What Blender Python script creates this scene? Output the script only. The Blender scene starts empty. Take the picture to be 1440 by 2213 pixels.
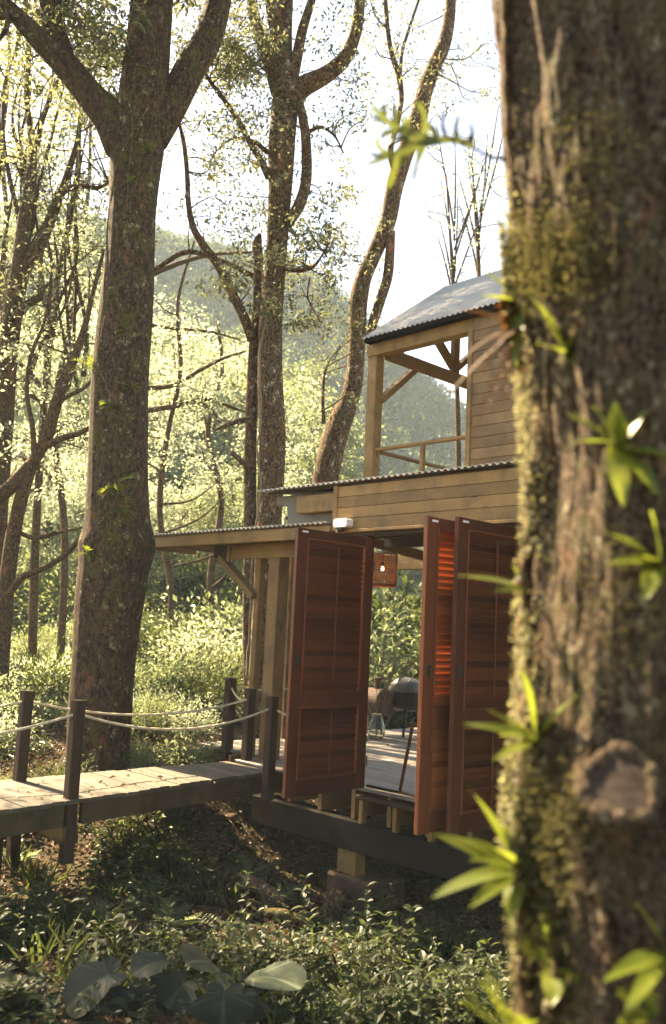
import bpy, math, random
import numpy as np
from mathutils import Vector, Matrix

# ------------------------------------------------------------------ camera, sky, sun, exposure
SC = bpy.context.scene
C = SC.collection
PITCH, ROLL, FPX, ZC = 7.3, 2.7, 1930.0, 1.5
cam_d = bpy.data.cameras.new('camera'); cam = bpy.data.objects.new('camera', cam_d); C.objects.link(cam)
cam.location = (0, 0, ZC)
cam.rotation_euler = (Matrix.Rotation(math.radians(90 + PITCH), 3, 'X') @ Matrix.Rotation(math.radians(ROLL), 3, 'Z')).to_euler()
cam_d.sensor_fit = 'VERTICAL'; cam_d.sensor_height = 36.0; cam_d.lens = FPX / 2213 * 36
cam_d.clip_start = 0.05; cam_d.clip_end = 5000
cam_d.dof.use_dof = True; cam_d.dof.focus_distance = 8.6; cam_d.dof.aperture_fstop = 2.1
SC.camera = cam

SUN_AZ, SUN_EL = math.radians(-49), math.radians(42)     # azimuth measured from +Y towards +X
sdir = Vector((math.sin(SUN_AZ) * math.cos(SUN_EL), math.cos(SUN_AZ) * math.cos(SUN_EL), math.sin(SUN_EL)))
W = bpy.data.worlds.new('World'); SC.world = W; W.use_nodes = True
nt = W.node_tree; bg = nt.nodes['Background']
sky = nt.nodes.new('ShaderNodeTexSky'); sky.sky_type = 'NISHITA'; sky.sun_disc = False
sky.sun_elevation = SUN_EL; sky.sun_rotation = SUN_AZ; sky.dust_density = 1.3; sky.air_density = 1.0; sky.ozone_density = 1.0
nt.links.new(sky.outputs[0], bg.inputs[0]); bg.inputs[1].default_value = 0.056
sun_d = bpy.data.lights.new('sun', 'SUN'); sun_d.energy = 5.0; sun_d.angle = math.radians(0.5); sun_d.color = (1.0, 0.86, 0.62)
sun = bpy.data.objects.new('sun', sun_d); C.objects.link(sun)
sun.rotation_euler = sdir.to_track_quat('Z', 'Y').to_euler(); sun.location = (-30, 15, 40)
SC.view_settings.view_transform = 'Standard'; SC.view_settings.look = 'None'
SC.view_settings.exposure = 3.0
SC.view_settings.use_white_balance = True; SC.view_settings.white_balance_temperature = 7700; SC.view_settings.white_balance_tint = 12; SC.view_settings.gamma = 1.0
SC.render.engine = 'CYCLES'
cy = SC.cycles
cy.use_denoising = True; cy.max_bounces = 7; cy.diffuse_bounces = 4; cy.glossy_bounces = 2; cy.transmission_bounces = 5
cy.transparent_max_bounces = 8; cy.volume_bounces = 0; cy.caustics_reflective = False; cy.caustics_refractive = False
cy.sample_clamp_indirect = 6.0

# ------------------------------------------------------------------ helpers
RND = random.Random(7); NR = np.random.default_rng(11)
_M = np.array(cam.rotation_euler.to_matrix())
def ray(x, y):
    return _M @ np.array([(x - 720.0) / FPX, -(y - 1106.5) / FPX, -1.0])
def at(x, y, Y):                         # a point seen at a photo pixel, Y metres ahead
    d = ray(x, y); return np.array([0, 0, ZC]) + d * (Y / d[1])
def px(w, Y): return w * Y / FPX         # a pixel width at that distance
HO = np.array([0.408, 8.733, 0.0]); HU = np.array([0.698, -0.716, 0]); HV = np.array([0.716, 0.698, 0])
HROT = math.atan2(HU[1], HU[0])
def hw(u, v, z): return HO + HU * u + HV * v + np.array([0, 0, z])   # house frame to world

def vnoise(p, seed=0):
    p = np.asarray(p, float); i = np.floor(p).astype(np.int64); f = p - i; f = f * f * (3 - 2 * f)
    def h(a):
        n = (a[..., 0] * 374761393 + a[..., 1] * 668265263 + a[..., 2] * 2147483647 + seed * 144665) & 0xFFFFFFFF
        n = ((n ^ (n >> 13)) * 1274126177) & 0xFFFFFFFF
        n = (n ^ (n >> 16)) & 0xFFFF
        return n / 65535.0
    r = 0
    for dx in (0, 1):
        for dy in (0, 1):
            for dz in (0, 1):
                w = (f[..., 0] if dx else 1 - f[..., 0]) * (f[..., 1] if dy else 1 - f[..., 1]) * (f[..., 2] if dz else 1 - f[..., 2])
                r = r + w * h(i + np.array([dx, dy, dz]))
    return r * 2 - 1
def fbm(p, seed=0, o=4):
    p = np.asarray(p, float); s = 0; a = 1
    for k in range(o):
        s = s + a * vnoise(p * 2 ** k + 17.3 * k, seed + k); a *= .5
    return s

def np_mesh(name, V, F, smooth=False):
    V = np.ascontiguousarray(V, np.float32); me = bpy.data.meshes.new(name)
    if isinstance(F, np.ndarray):
        n, k = F.shape; li = F.ravel(); ls = np.arange(n) * k
    else:
        li = np.concatenate([np.asarray(f) for f in F]); ln = np.array([len(f) for f in F]); n = len(F)
        ls = np.concatenate([[0], np.cumsum(ln)[:-1]])
    me.vertices.add(len(V)); me.vertices.foreach_set('co', V.ravel())
    me.loops.add(len(li)); me.loops.foreach_set('vertex_index', li.astype(np.int32))
    me.polygons.add(n); me.polygons.foreach_set('loop_start', ls.astype(np.int32))
    me.update(calc_edges=True)
    if not smooth: me.shade_flat()
    return me
def link(name, me, mat, parent=None, loc=None):
    if mat is not None and not me.materials: me.materials.append(mat)
    o = bpy.data.objects.new(name, me); C.objects.link(o)
    if parent: o.parent = parent
    if loc is not None: o.location = loc
    return o
def tag(o, label, cat, group=None):
    o['label'] = label; o['category'] = cat
    if group: o['group'] = group
    return o
def thing(name, label, cat, loc=(0, 0, 0), rz=0, group=None):
    o = bpy.data.objects.new(name, None); C.objects.link(o); o.location = loc; o.rotation_euler = (0, 0, rz)
    o.empty_display_size = .1
    return tag(o, label, cat, group)
def kind(o, k): o['kind'] = k; return o
def copy_tree(o, parent=None, **kw):
    c = o.copy(); C.objects.link(c)
    if parent: c.parent = parent
    for ch in [x for x in bpy.data.objects if x.parent == o]: copy_tree(ch, c)
    return c

class MB:
    """collects shapes into one mesh"""
    def __init__(s): s.V = []; s.F = []; s.n = 0
    def add(s, V, F):
        V = np.asarray(V, float); s.V.append(V)
        s.F += [tuple(i + s.n for i in f) for f in F]; s.n += len(V); return s
    def prism(s, pts, axis, a, b, bev=0):
        """polygon in the plane of the two other axes, from a to b along axis (0 x, 1 y, 2 z)"""
        n = len(pts); V = []
        for t in (a, b):
            for p in pts:
                q = [p[0], p[1]]; q.insert(axis, t); V.append(q)
        F = [tuple(range(n - 1, -1, -1)), tuple(range(n, 2 * n))]
        F += [(i, (i + 1) % n, n + (i + 1) % n, n + i) for i in range(n)]
        return s.add(V, F)
    def box(s, x0, x1, y0, y1, z0, z1, bev=.006):
        b = min(bev, abs(x1 - x0) * .3, abs(y1 - y0) * .3, abs(z1 - z0) * .3)
        # chamfered box: long axis kept, the four long edges cut
        d = (x1 - x0, y1 - y0, z1 - z0); ax = int(np.argmax(d)); lo = (x0, y0, z0); hi = (x1, y1, z1)
        o = [i for i in range(3) if i != ax]; p0, q0 = lo[o[0]], lo[o[1]]; p1, q1 = hi[o[0]], hi[o[1]]
        pts = [(p0 + b, q0), (p1 - b, q0), (p1, q0 + b), (p1, q1 - b), (p1 - b, q1), (p0 + b, q1), (p0, q1 - b), (p0, q0 + b)]
        return s.prism(pts, ax, lo[ax], hi[ax])
    def bar(s, p, q, w, h, up=(0, 0, 1)):
        """a square-section bar from p to q"""
        p = Vector(p); q = Vector(q); d = (q - p).normalized(); sd = d.cross(Vector(up)).normalized(); u2 = sd.cross(d)
        V = []
        for c in (p, q):
            for a, b in ((-1, -1), (1, -1), (1, 1), (-1, 1)): V.append(c + sd * (a * w / 2) + u2 * (b * h / 2))
        return s.add([tuple(v) for v in V], [(3, 2, 1, 0), (4, 5, 6, 7), (0, 1, 5, 4), (1, 2, 6, 5), (2, 3, 7, 6), (3, 0, 4, 7)])
    def tube(s, P, R, seg=8, cap=True, rough=0, seed=0):
        V, F = tube_geo(P, R, seg, rough, seed); s.add(V, F); n = len(V) // seg
        if cap: s.F += [tuple(s.n - len(V) + i for i in range(seg - 1, -1, -1)), tuple(s.n - seg + i for i in range(seg))]
        return s
    def lathe(s, prof, seg=24, c=(0, 0, 0)):
        V = []; F = []; n = len(prof)
        for r, z in prof:
            for k in range(seg):
                a = 2 * math.pi * k / seg; V.append((c[0] + r * math.cos(a), c[1] + r * math.sin(a), c[2] + z))
        for i in range(n - 1):
            for k in range(seg): F.append((i * seg + k, i * seg + (k + 1) % seg, (i + 1) * seg + (k + 1) % seg, (i + 1) * seg + k))
        return s.add(V, F)
    def build(s, name, mat, parent=None, smooth=False, loc=None):
        return link(name, np_mesh(name, np.concatenate(s.V), s.F, smooth), mat, parent, loc)

def spline(P, n):
    P = np.asarray(P, float); k = len(P)
    if k == 2: t = np.linspace(0, 1, n)[:, None]; return P[0] * (1 - t) + P[1] * t
    d = np.maximum(np.linalg.norm(np.diff(P[:, :3], axis=0), axis=1), 1e-6); T = np.concatenate([[0], np.cumsum(d)])
    m = np.gradient(P, T, axis=0); t = np.linspace(0, T[-1], n); i = np.clip(np.searchsorted(T, t, side='right') - 1, 0, k - 2)
    h = (T[i + 1] - T[i])[:, None]; x = ((t - T[i]) / (T[i + 1] - T[i]))[:, None]
    return ((1 + 2 * x) * (1 - x) ** 2) * P[i] + x * (1 - x) ** 2 * h * m[i] + x * x * (3 - 2 * x) * P[i + 1] + x * x * (x - 1) * h * m[i + 1]
def tube_geo(P, R, seg=8, rough=0, seed=0):
    P = np.asarray(P, float); R = np.broadcast_to(np.asarray(R, float), (len(P),)); n = len(P)
    T = np.gradient(P, axis=0); T /= np.maximum(np.linalg.norm(T, axis=1), 1e-9)[:, None]
    a = np.array([1.0, 0, 0]) if abs(T[0][0]) < .8 else np.array([0, 1.0, 0]); N = []
    for t in T:
        a = a - t * np.dot(a, t); a /= np.linalg.norm(a); N.append(a)
    N = np.array(N); B = np.cross(T, N); th = np.linspace(0, 2 * np.pi, seg, endpoint=False)
    r = R[:, None] * np.ones((1, seg))
    if rough:
        arc = np.concatenate([[0], np.cumsum(np.linalg.norm(np.diff(P, axis=0), axis=1) / np.maximum(.03, (R[1:] + R[:-1]) / 2))])[:, None] + 0 * r
        c_, s_ = np.cos(th)[None, :] + 0 * r, np.sin(th)[None, :] + 0 * r
        lump = fbm(np.stack([c_ * 1.1 + arc * .05, s_ * 1.1, arc * .16], -1), seed, 2); tw = th[None, :] + .05 * fbm(np.stack([arc * .3, c_, s_], -1), seed + 9, 2)
        ridge = .35 * np.cos(tw * 19 + 1.2 * vnoise(np.stack([c_ * 2, s_ * 2, arc * .12], -1), seed + 40)) + .5 * fbm(np.stack([c_ * 7 + arc * .12, s_ * 7 - arc * .12, arc * .30 + c_], -1), seed + 41, 1)
        r = r * (1 + rough * .7 * lump + rough * .22 * ridge)
    V = P[:, None, :] + r[..., None] * (np.cos(th)[None, :, None] * N[:, None, :] + np.sin(th)[None, :, None] * B[:, None, :])
    F = [(i * seg + k, i * seg + (k + 1) % seg, (i + 1) * seg + (k + 1) % seg, (i + 1) * seg + k) for i in range(n - 1) for k in range(seg)]
    return V.reshape(-1, 3), F

def unit(a): return a / np.maximum(np.linalg.norm(a, axis=-1, keepdims=True), 1e-9)
def leaves_geo(P, D, L, wide=.42, fold=.12, up=(0, 0, 1), jit=.7, rng=None, simple=False):
    """leaf blades at base points P along directions D with lengths L: four or six points each"""
    rng = rng or NR; n = len(P); D = unit(D)
    U = unit(np.asarray(up, float)[None, :] + jit * rng.normal(size=(n, 3)))
    S = unit(np.cross(D, U)); N = np.cross(S, D); L = L[:, None]
    if simple:
        m = P + D * L * .5
        V = np.stack([P, m + S * L * wide * .5 + N * L * fold, P + D * L - N * L * fold * .5, m - S * L * wide * .5 + N * L * fold], 1)
        return V.reshape(-1, 3), np.arange(n * 4).reshape(n, 4)
    a = P + D * L * .38; b = P + D * L * .72 - N * L * .03; w1 = S * L * wide * .5; w2 = S * L * wide * .36
    V = np.stack([P, a + w1 + N * L * fold, b + w2 + N * L * fold * .6, P + D * L - N * L * .12, b - w2 + N * L * fold * .6, a - w1 + N * L * fold, a, b], 1)
    base = (np.arange(n) * 8)[:, None]
    q = np.concatenate([base + np.array([[0, 1, 6, 5]]), base + np.array([[1, 2, 7, 6]]), base + np.array([[6, 7, 4, 5]]), base + np.array([[2, 3, 4, 7]])])
    return V.reshape(-1, 3), q

# ------------------------------------------------------------------ materials
def mat_new(name):
    m = bpy.data.materials.new(name); m.use_nodes = True; t = m.node_tree
    for n in list(t.nodes): t.nodes.remove(n)
    return m, t
class NB:
    def __init__(s, t): s.t = t
    def n(s, typ, **kw):
        o = s.t.nodes.new(typ)
        for k, v in kw.items():
            if k in o.inputs.keys() if isinstance(k, str) else False: o.inputs[k].default_value = v
            else: setattr(o, k, v)
        return o
    def l(s, a, b): s.t.links.new(a, b)
    def coord(s, scale=(1, 1, 1), which='Object'):
        c = s.n('ShaderNodeTexCoord'); m = s.n('ShaderNodeMapping'); m.inputs['Scale'].default_value = scale
        s.l(c.outputs[which], m.inputs[0]); return m.outputs[0]
    def noise(s, vec, scale, detail=5, rough=.6, dist=0):
        o = s.n('ShaderNodeTexNoise'); o.inputs['Scale'].default_value = scale; o.inputs['Detail'].default_value = detail
        o.inputs['Roughness'].default_value = rough; o.inputs['Distortion'].default_value = dist; s.l(vec, o.inputs['Vector']); return o.outputs['Fac']
    def ramp(s, fac, stops):
        o = s.n('ShaderNodeValToRGB'); e = o.color_ramp.elements
        while len(e) < len(stops): e.new(.5)
        for el, (p, c) in zip(e, stops): el.position = p; el.color = (*c, 1) if len(c) == 3 else c
        s.l(fac, o.inputs[0]); return o.outputs[0]
    def mix(s, fac, a, b, mode='MIX'):
        o = s.n('ShaderNodeMix', data_type='RGBA', blend_type=mode)
        for sock, v in ((o.inputs[0], fac), (o.inputs[6], a), (o.inputs[7], b)):
            if hasattr(v, 'node'): s.l(v, sock)
            elif isinstance(v, (int, float)): sock.default_value = v
            else: sock.default_value = (*v, 1)
        return o.outputs[2]
    def bump(s, h, strength, dist=.02, normal=None):
        o = s.n('ShaderNodeBump'); o.inputs['Strength'].default_value = strength; o.inputs['Distance'].default_value = dist
        s.l(h, o.inputs['Height'])
        if normal is not None: s.l(normal, o.inputs['Normal'])
        return o.outputs[0]
    def out(s, col, rough=.7, bump=None, spec=.4, metal=0, **kw):
        p = s.n('ShaderNodeBsdfPrincipled'); o = s.n('ShaderNodeOutputMaterial')
        if hasattr(col, 'node'): s.l(col, p.inputs['Base Color'])
        else: p.inputs['Base Color'].default_value = (*col, 1)
        if hasattr(rough, 'node'): s.l(rough, p.inputs['Roughness'])
        else: p.inputs['Roughness'].default_value = rough
        p.inputs['Specular IOR Level'].default_value = spec; p.inputs['Metallic'].default_value = metal
        if bump is not None: s.l(bump, p.inputs['Normal'])
        for k, v in kw.items(): p.inputs[k].default_value = v
        s.l(p.outputs[0], o.inputs[0]); return p

def wood(name, dark, light, axis=0, rough=.55, grain=1.0, stain=None, spec=.35, knots=True):
    m, t = mat_new(name); b = NB(t); sc = [14, 14, 14]; sc[axis] = .9
    v = b.coord(tuple(sc)); g = b.noise(v, 2.2 * grain, 6, .65, .6); v2 = b.coord((1, 1, 1)); big = b.noise(v2, 1.6, 4)
    isl = b.n('ShaderNodeNewGeometry').outputs['Random Per Island']
    col = b.ramp(g, [(.28, dark), (.72, light)])
    col = b.mix(.55, col, b.ramp(big, [(.3, tuple(x * .55 for x in dark)), (.65, light)]))
    col = b.mix(.6 if 'slats' in name else .45, col, b.ramp(isl, [(0, tuple(x * .75 for x in dark)), (1, tuple(min(1, x * 1.15) for x in light))]))
    if knots:
        sk = [4, 4, 4]; sk[axis] = 1.2
        vo = b.n('ShaderNodeTexVoronoi'); vo.inputs['Scale'].default_value = 1.6; b.l(b.coord(tuple(sk)), vo.inputs['Vector'])
        k = b.ramp(vo.outputs['Distance'], [(.03, (1, 1, 1)), (.10, (0, 0, 0))]); col = b.mix(k, col, tuple(x * .35 for x in dark))
    if stain:
        s = b.ramp(b.noise(b.coord((1, 1, 1)), 3.5, 6, .7), [(.46, (0, 0, 0)), (.70, (.85, .85, .85))]); col = b.mix(s, col, stain)
    b.out(col, rough, b.bump(g, .35, .006), spec); return m
def bark(name, dark, mid, moss, lichen, moss_lo=.52, scale=1.0, lich=.62, bump=1.0):
    m, t = mat_new(name); b = NB(t)
    v = b.coord((15 * scale, 15 * scale, 6.5 * scale)); g = b.noise(v, 1.7, 9, .75, .8); fine = b.noise(b.coord((1, 1, .6)), 30 * scale, 8, .8)
    col = b.ramp(g, [(.38, tuple(x * .6 for x in dark)), (.50, dark), (.62, mid), (.75, tuple(x * 1.5 for x in mid))])
    col = b.mix(b.ramp(fine, [(.45, (0, 0, 0)), (.62, (.65, .65, .65))]), col, tuple(x * 1.55 for x in mid))
    red = b.ramp(b.noise(b.coord((1, 1, .5)), 3.4 * scale, 8, .8), [(.57, (0, 0, 0)), (.63, (.8, .8, .8))])
    col = b.mix(red, col, (mid[0] * 1.9, mid[1] * 1.25, mid[2] * 1.1))
    mo = b.ramp(b.noise(b.coord((1.5, 1.5, .8)), 2.9 * scale, 9, .82), [(moss_lo, (0, 0, 0)), (moss_lo + .09, (.9, .9, .9))])
    col = b.mix(mo, col, b.ramp(fine, [(.36, tuple(x * .3 for x in moss)), (.64, tuple(x * 1.3 for x in moss))]))
    li = b.ramp(b.noise(b.coord((1, 1, .8)), 8.5 * scale, 9, .82), [(lich, (0, 0, 0)), (lich + .025, (1, 1, 1))])
    col = b.mix(li, col, lichen)
    b.out(col, .9, b.bump(b.mix(.45, g, fine), bump, .026), .12); return m
def leafmat(name, cols, trans, gloss=.35, tfac=.5, spec=.4):
    m, t = mat_new(name); b = NB(t)
    isl = b.n('ShaderNodeNewGeometry').outputs['Random Per Island']; ob = b.n('ShaderNodeObjectInfo').outputs['Random']
    n = len(cols); col = b.ramp(isl, [(i / max(1, n - 1), c) for i, c in enumerate(cols)])
    col = b.mix(.3, col, b.ramp(ob, [(0, cols[0]), (1, cols[-1])]))
    p = b.n('ShaderNodeBsdfPrincipled'); b.l(col, p.inputs['Base Color']); p.inputs['Roughness'].default_value = gloss
    p.inputs['Specular IOR Level'].default_value = spec
    tr = b.n('ShaderNodeBsdfTranslucent'); b.l(b.mix(.35, b.mix(1, col, (2.6, 2.6, 1.6), 'MULTIPLY'), trans), tr.inputs[0])
    mx = b.n('ShaderNodeMixShader'); mx.inputs[0].default_value = tfac
    b.l(p.outputs[0], mx.inputs[1]); b.l(tr.outputs[0], mx.inputs[2]); o = b.n('ShaderNodeOutputMaterial'); b.l(mx.outputs[0], o.inputs[0])
    return m
def plain(name, col, rough=.5, metal=0, spec=.4, vary=.25, scale=12, **kw):
    m, t = mat_new(name); b = NB(t); g = b.noise(b.coord(), scale, 6, .7)
    b.out(b.ramp(g, [(.3, tuple(x * (1 - vary) for x in col)), (.7, tuple(min(1, x * (1 + vary)) for x in col))]), rough, b.bump(g, .12, .004), spec, metal, **kw)
    return m

M = {}
M['pine'] = wood('pine_boards', (.165, .085, .026), (.37, .215, .072), 0, .6, stain=(.12, .075, .035))
M['pine_post'] = wood('pine_post', (.14, .074, .024), (.32, .185, .066), 2, .6, stain=(.10, .065, .032))
M['pine_v'] = wood('pine_cross', (.115, .06, .02), (.26, .15, .055), 1, .6)
M['siding'] = wood('siding_boards', (.15, .082, .033), (.30, .18, .078), 0, .65, stain=(.12, .082, .046))
M['deck'] = wood('deck_boards', (.12, .10, .08), (.27, .23, .185), 0, .5, stain=(.11, .095, .07), knots=False)
M['walk'] = wood('walkway_boards', (.055, .044, .029), (.125, .10, .066), 0, .7, stain=(.04, .036, .018), knots=False)
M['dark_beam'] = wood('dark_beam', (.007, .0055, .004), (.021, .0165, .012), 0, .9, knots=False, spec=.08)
M['mossy_beam'] = wood('mossy_beam', (.04, .03, .016), (.11, .083, .045), 1, .85, stain=(.025, .026, .008), knots=False, spec=.1)
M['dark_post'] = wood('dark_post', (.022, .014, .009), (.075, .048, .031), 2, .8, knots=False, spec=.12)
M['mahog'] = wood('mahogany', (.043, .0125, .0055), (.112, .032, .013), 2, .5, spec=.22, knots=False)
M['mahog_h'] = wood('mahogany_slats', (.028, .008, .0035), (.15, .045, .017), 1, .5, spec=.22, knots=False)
M['mahog_bright'] = wood('mahogany_red', (.092, .025, .008), (.19, .055, .018), 2, .5, spec=.25, knots=False)  # mahogany with sunlight brightened into its colour
M['mahog_bright_h'] = wood('mahogany_red_slats', (.20, .055, .014), (.44, .14, .04), 1, .5, spec=.25, knots=False)  # slats with orange bounced sunlight painted into the colour
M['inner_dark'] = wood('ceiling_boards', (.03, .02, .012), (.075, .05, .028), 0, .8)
M['concrete'] = plain('pier_concrete', (.075, .05, .034), .95, spec=.1, vary=.5, scale=5)
M['grey_panel'] = plain('grey_barge_board', (.17, .148, .122), .7, vary=.12, scale=3)
M['black'] = plain('black_enamel', (.018, .019, .018), .35, spec=.5, vary=.3)
M['steel'] = plain('brushed_steel', (.5, .5, .48), .35, metal=.9, vary=.15)
M['lid'] = plain('grey_lid', (.10, .10, .095), .45, vary=.5, scale=40)
M['white'] = plain('white_plastic', (.80, .79, .76), .35, vary=.04)
M['rope'] = plain('pale_rope', (.52, .44, .30), .9, vary=.35, scale=60)
M['dried'] = plain('dried_plume', (.20, .155, .10), .9, vary=.35, scale=40)
M['brown'] = plain('brown_weave', (.10, .058, .032), .7, vary=.4, scale=30)
M['cloth'] = plain('brown_canvas', (.16, .105, .06), .85, vary=.3, scale=18)
M['rust'] = plain('rusty_steel', (.085, .048, .03), .8, vary=.5, scale=22)
M['bark_dark'] = bark('bark_dark', (.018, .0105, .006), (.105, .064, .039), (.095, .085, .020), (.27, .25, .14), .51, 1.0, .585)
M['bark_mid'] = bark('bark_mid', (.035, .022, .013), (.20, .128, .074), (.11, .10, .03), (.46, .41, .31), .53, 1.0, .575)
M['bark_thin'] = bark('bark_thin', (.03, .018, .010), (.15, .092, .050), (.08, .075, .022), (.26, .24, .15), .54, 1.4, .62, .6)
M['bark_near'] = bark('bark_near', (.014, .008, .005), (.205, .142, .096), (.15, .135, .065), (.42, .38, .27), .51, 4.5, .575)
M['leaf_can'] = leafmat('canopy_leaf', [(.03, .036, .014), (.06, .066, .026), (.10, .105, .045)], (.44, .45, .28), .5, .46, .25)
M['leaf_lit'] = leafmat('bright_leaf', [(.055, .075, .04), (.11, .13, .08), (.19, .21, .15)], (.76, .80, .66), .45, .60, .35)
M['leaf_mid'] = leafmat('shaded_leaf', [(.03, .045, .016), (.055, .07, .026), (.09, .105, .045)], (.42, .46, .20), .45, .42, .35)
M['leaf_bush'] = leafmat('bush_leaf', [(.035, .05, .016), (.07, .09, .034), (.12, .135, .06)], (.50, .56, .36), .42, .47, .35)
M['leaf_weed'] = leafmat('weed_leaf', [(.010, .018, .006), (.024, .035, .012), (.052, .066, .025)], (.24, .29, .06), .5, .3, .22)
M['leaf_fern'] = leafmat('fern_leaf', [(.055, .085, .012), (.10, .13, .018), (.16, .165, .03)], (.34, .38, .07), .38, .42, .4)
M['leaf_elk'] = leafmat('elkhorn_leaf', [(.05, .065, .014), (.07, .085, .02)], (.25, .26, .07), .42, .34, .3)
for nm_, kk in (('taro_leaf', .62), ('pale_taro_leaf', 2.3)):  # shaded and sunlit copies of one leaf, light scaled into the colour
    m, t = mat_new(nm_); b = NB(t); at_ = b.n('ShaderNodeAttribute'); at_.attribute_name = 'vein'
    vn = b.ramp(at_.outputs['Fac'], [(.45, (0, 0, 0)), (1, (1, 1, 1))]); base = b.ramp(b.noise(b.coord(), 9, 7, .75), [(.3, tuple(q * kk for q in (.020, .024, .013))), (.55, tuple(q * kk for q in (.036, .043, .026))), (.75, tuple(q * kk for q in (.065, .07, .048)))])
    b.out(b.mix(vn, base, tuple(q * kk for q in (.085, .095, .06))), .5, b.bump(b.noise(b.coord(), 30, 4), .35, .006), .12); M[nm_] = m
M['leaf_dead'] = leafmat('dead_leaf', [(.05, .022, .010), (.10, .05, .022), (.03, .015, .008)], (.26, .10, .03), .7, .2, .2)
M['litter'] = leafmat('leaf_litter', [(.06, .034, .02), (.15, .088, .052), (.24, .155, .10), (.04, .023, .014)], (.14, .08, .04), .7, .1, .25)
M['moss'] = leafmat('moss_tufts', [(.055, .048, .02), (.09, .08, .035), (.15, .135, .07)], (.22, .20, .09), .8, .2, .1)
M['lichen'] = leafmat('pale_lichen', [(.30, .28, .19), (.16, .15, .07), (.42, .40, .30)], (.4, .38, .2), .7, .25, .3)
M['leaf_far'] = leafmat('forest_leaf', [(.02, .036, .012), (.05, .072, .022), (.10, .12, .04)], (.16, .22, .06), .6, .2, .2)
m, t = mat_new('glass'); b = NB(t); b.out((.75, .80, .75), .06, spec=.5, **{'Transmission Weight': .9, 'IOR': 1.3}); M['glass'] = m
m, t = mat_new('lamp_bulb'); b = NB(t); e = b.n('ShaderNodeEmission'); e.inputs[0].default_value = (1, .72, .34, 1); e.inputs[1].default_value = 4
o = b.n('ShaderNodeOutputMaterial'); b.l(e.outputs[0], o.inputs[0]); M['bulb'] = m
m, t = mat_new('rattan'); b = NB(t); b.out(b.ramp(b.noise(b.coord((1, 1, 6)), 24, 4), [(.3, (.13, .038, .014)), (.7, (.34, .115, .045))]), .6); M['rattan'] = m
m, t = mat_new('corrugated_metal'); b = NB(t); g = b.noise(b.coord(), 1.1, 6, .65)
vo = b.n('ShaderNodeTexVoronoi'); vo.inputs['Scale'].default_value = 5; b.l(b.coord((1.2, 1, 1)), vo.inputs['Vector'])
sp = b.ramp(vo.outputs['Distance'], [(.07, (1, 1, 1)), (.12, (0, 0, 0))])
b.out(b.mix(sp, b.ramp(g, [(.3, (.30, .28, .25)), (.7, (.44, .42, .385))]), (.20, .18, .15)), .5, None, .4, .1); M['metal'] = m
m, t = mat_new('forest_floor'); b = NB(t); v = b.coord()
col = b.ramp(b.noise(v, 3.2, 9, .75), [(.3, (.016, .010, .006)), (.5, (.05, .032, .019)), (.72, (.11, .072, .044))])
gr = b.ramp(b.noise(v, .16, 5, .6), [(.42, (0, 0, 0)), (.56, (1, 1, 1))])
sepn = b.n('ShaderNodeSeparateXYZ'); b.l(v, sepn.inputs[0]); far = b.n('ShaderNodeMapRange'); b.l(sepn.outputs[1], far.inputs[0])
far.inputs[1].default_value = 13; far.inputs[2].default_value = 22
gc = b.ramp(b.noise(v, 7, 8, .8), [(.3, (.045, .055, .014)), (.7, (.13, .145, .045))])
mm = b.n('ShaderNodeMath', operation='MAXIMUM'); mm2 = b.n('ShaderNodeMath', operation='MULTIPLY')
b.l(gr, mm2.inputs[0]); mm2.inputs[1].default_value = .5; b.l(mm2.outputs[0], mm.inputs[0]); b.l(far.outputs[0], mm.inputs[1])
b.out(b.mix(mm.outputs[0], col, gc), .95, b.bump(b.noise(v, 14, 8, .8), .9, .04), .15); M['soil'] = m
m, t = mat_new('hill_ground'); b = NB(t); b.out(b.ramp(b.noise(b.coord(), .12, 8, .8), [(.3, (.025, .032, .012)), (.7, (.07, .08, .03))]), .95, spec=.1); M['hill'] = m
m, t = mat_new('cut_wood'); b = NB(t); w = b.n('ShaderNodeTexWave', wave_type='RINGS', rings_direction='Y'); w.inputs['Scale'].default_value = 18; w.inputs['Distortion'].default_value = 5
b.l(b.coord(), w.inputs[0]); b.out(b.mix(.6, b.ramp(w.outputs['Fac'], [(.2, (.020, .014, .010)), (.8, (.045, .033, .026))]), b.ramp(b.noise(b.coord(), 30), [(.35, (.012, .008, .006)), (.65, (.066, .049, .040))])), .9, spec=.1); M['cut'] = m

# ------------------------------------------------------------------ ground
_gy = np.array([-100, 0, 3, 5, 6.5, 8, 9.6, 10.7, 13, 16, 25, 40, 70, 100, 200, 900.])
_gl = np.array([-.2, -.2, -.5, -.75, -.88, -.88, -.52, -.30, -.12, .15, .8, 1.9, 4.2, 6.5, 9, 9])
_gr = np.array([-.2, -.2, -.5, -.78, -.98, -1.08, -1.12, -1.12, -1.0, -.55, .25, 1.2, 3.5, 6, 9, 9])
def ground_z(X, Y):
    X = np.asarray(X, float); Y = np.asarray(Y, float)
    w = np.clip((X + 1.5) / 1.9, 0, 1); w = w * w * (3 - 2 * w)
    z = np.interp(Y, _gy, _gl) * (1 - w) + np.interp(Y, _gy, _gr) * w
    k = np.clip((Y - 6) / 30, 0.25, 1.5)
    return z + .10 * k * fbm(np.stack([X * .35, Y * .35, 0 * X], -1), 5, 3) + .025 * fbm(np.stack([X * 1.9, Y * 1.9, 0 * X], -1), 9, 2)
def geo_lines(lo, hi, fine_lo, fine_hi, d, r):
    L = list(np.arange(fine_lo, fine_hi, d)); s = d; x = fine_hi
    while x < hi: L.append(x); s *= r; x += s
    L.append(hi); s = d; x = fine_lo - d
    A = []
    while x > lo: A.append(x); s *= r; x -= s
    return np.array([lo] + A[::-1] + L)
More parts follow.
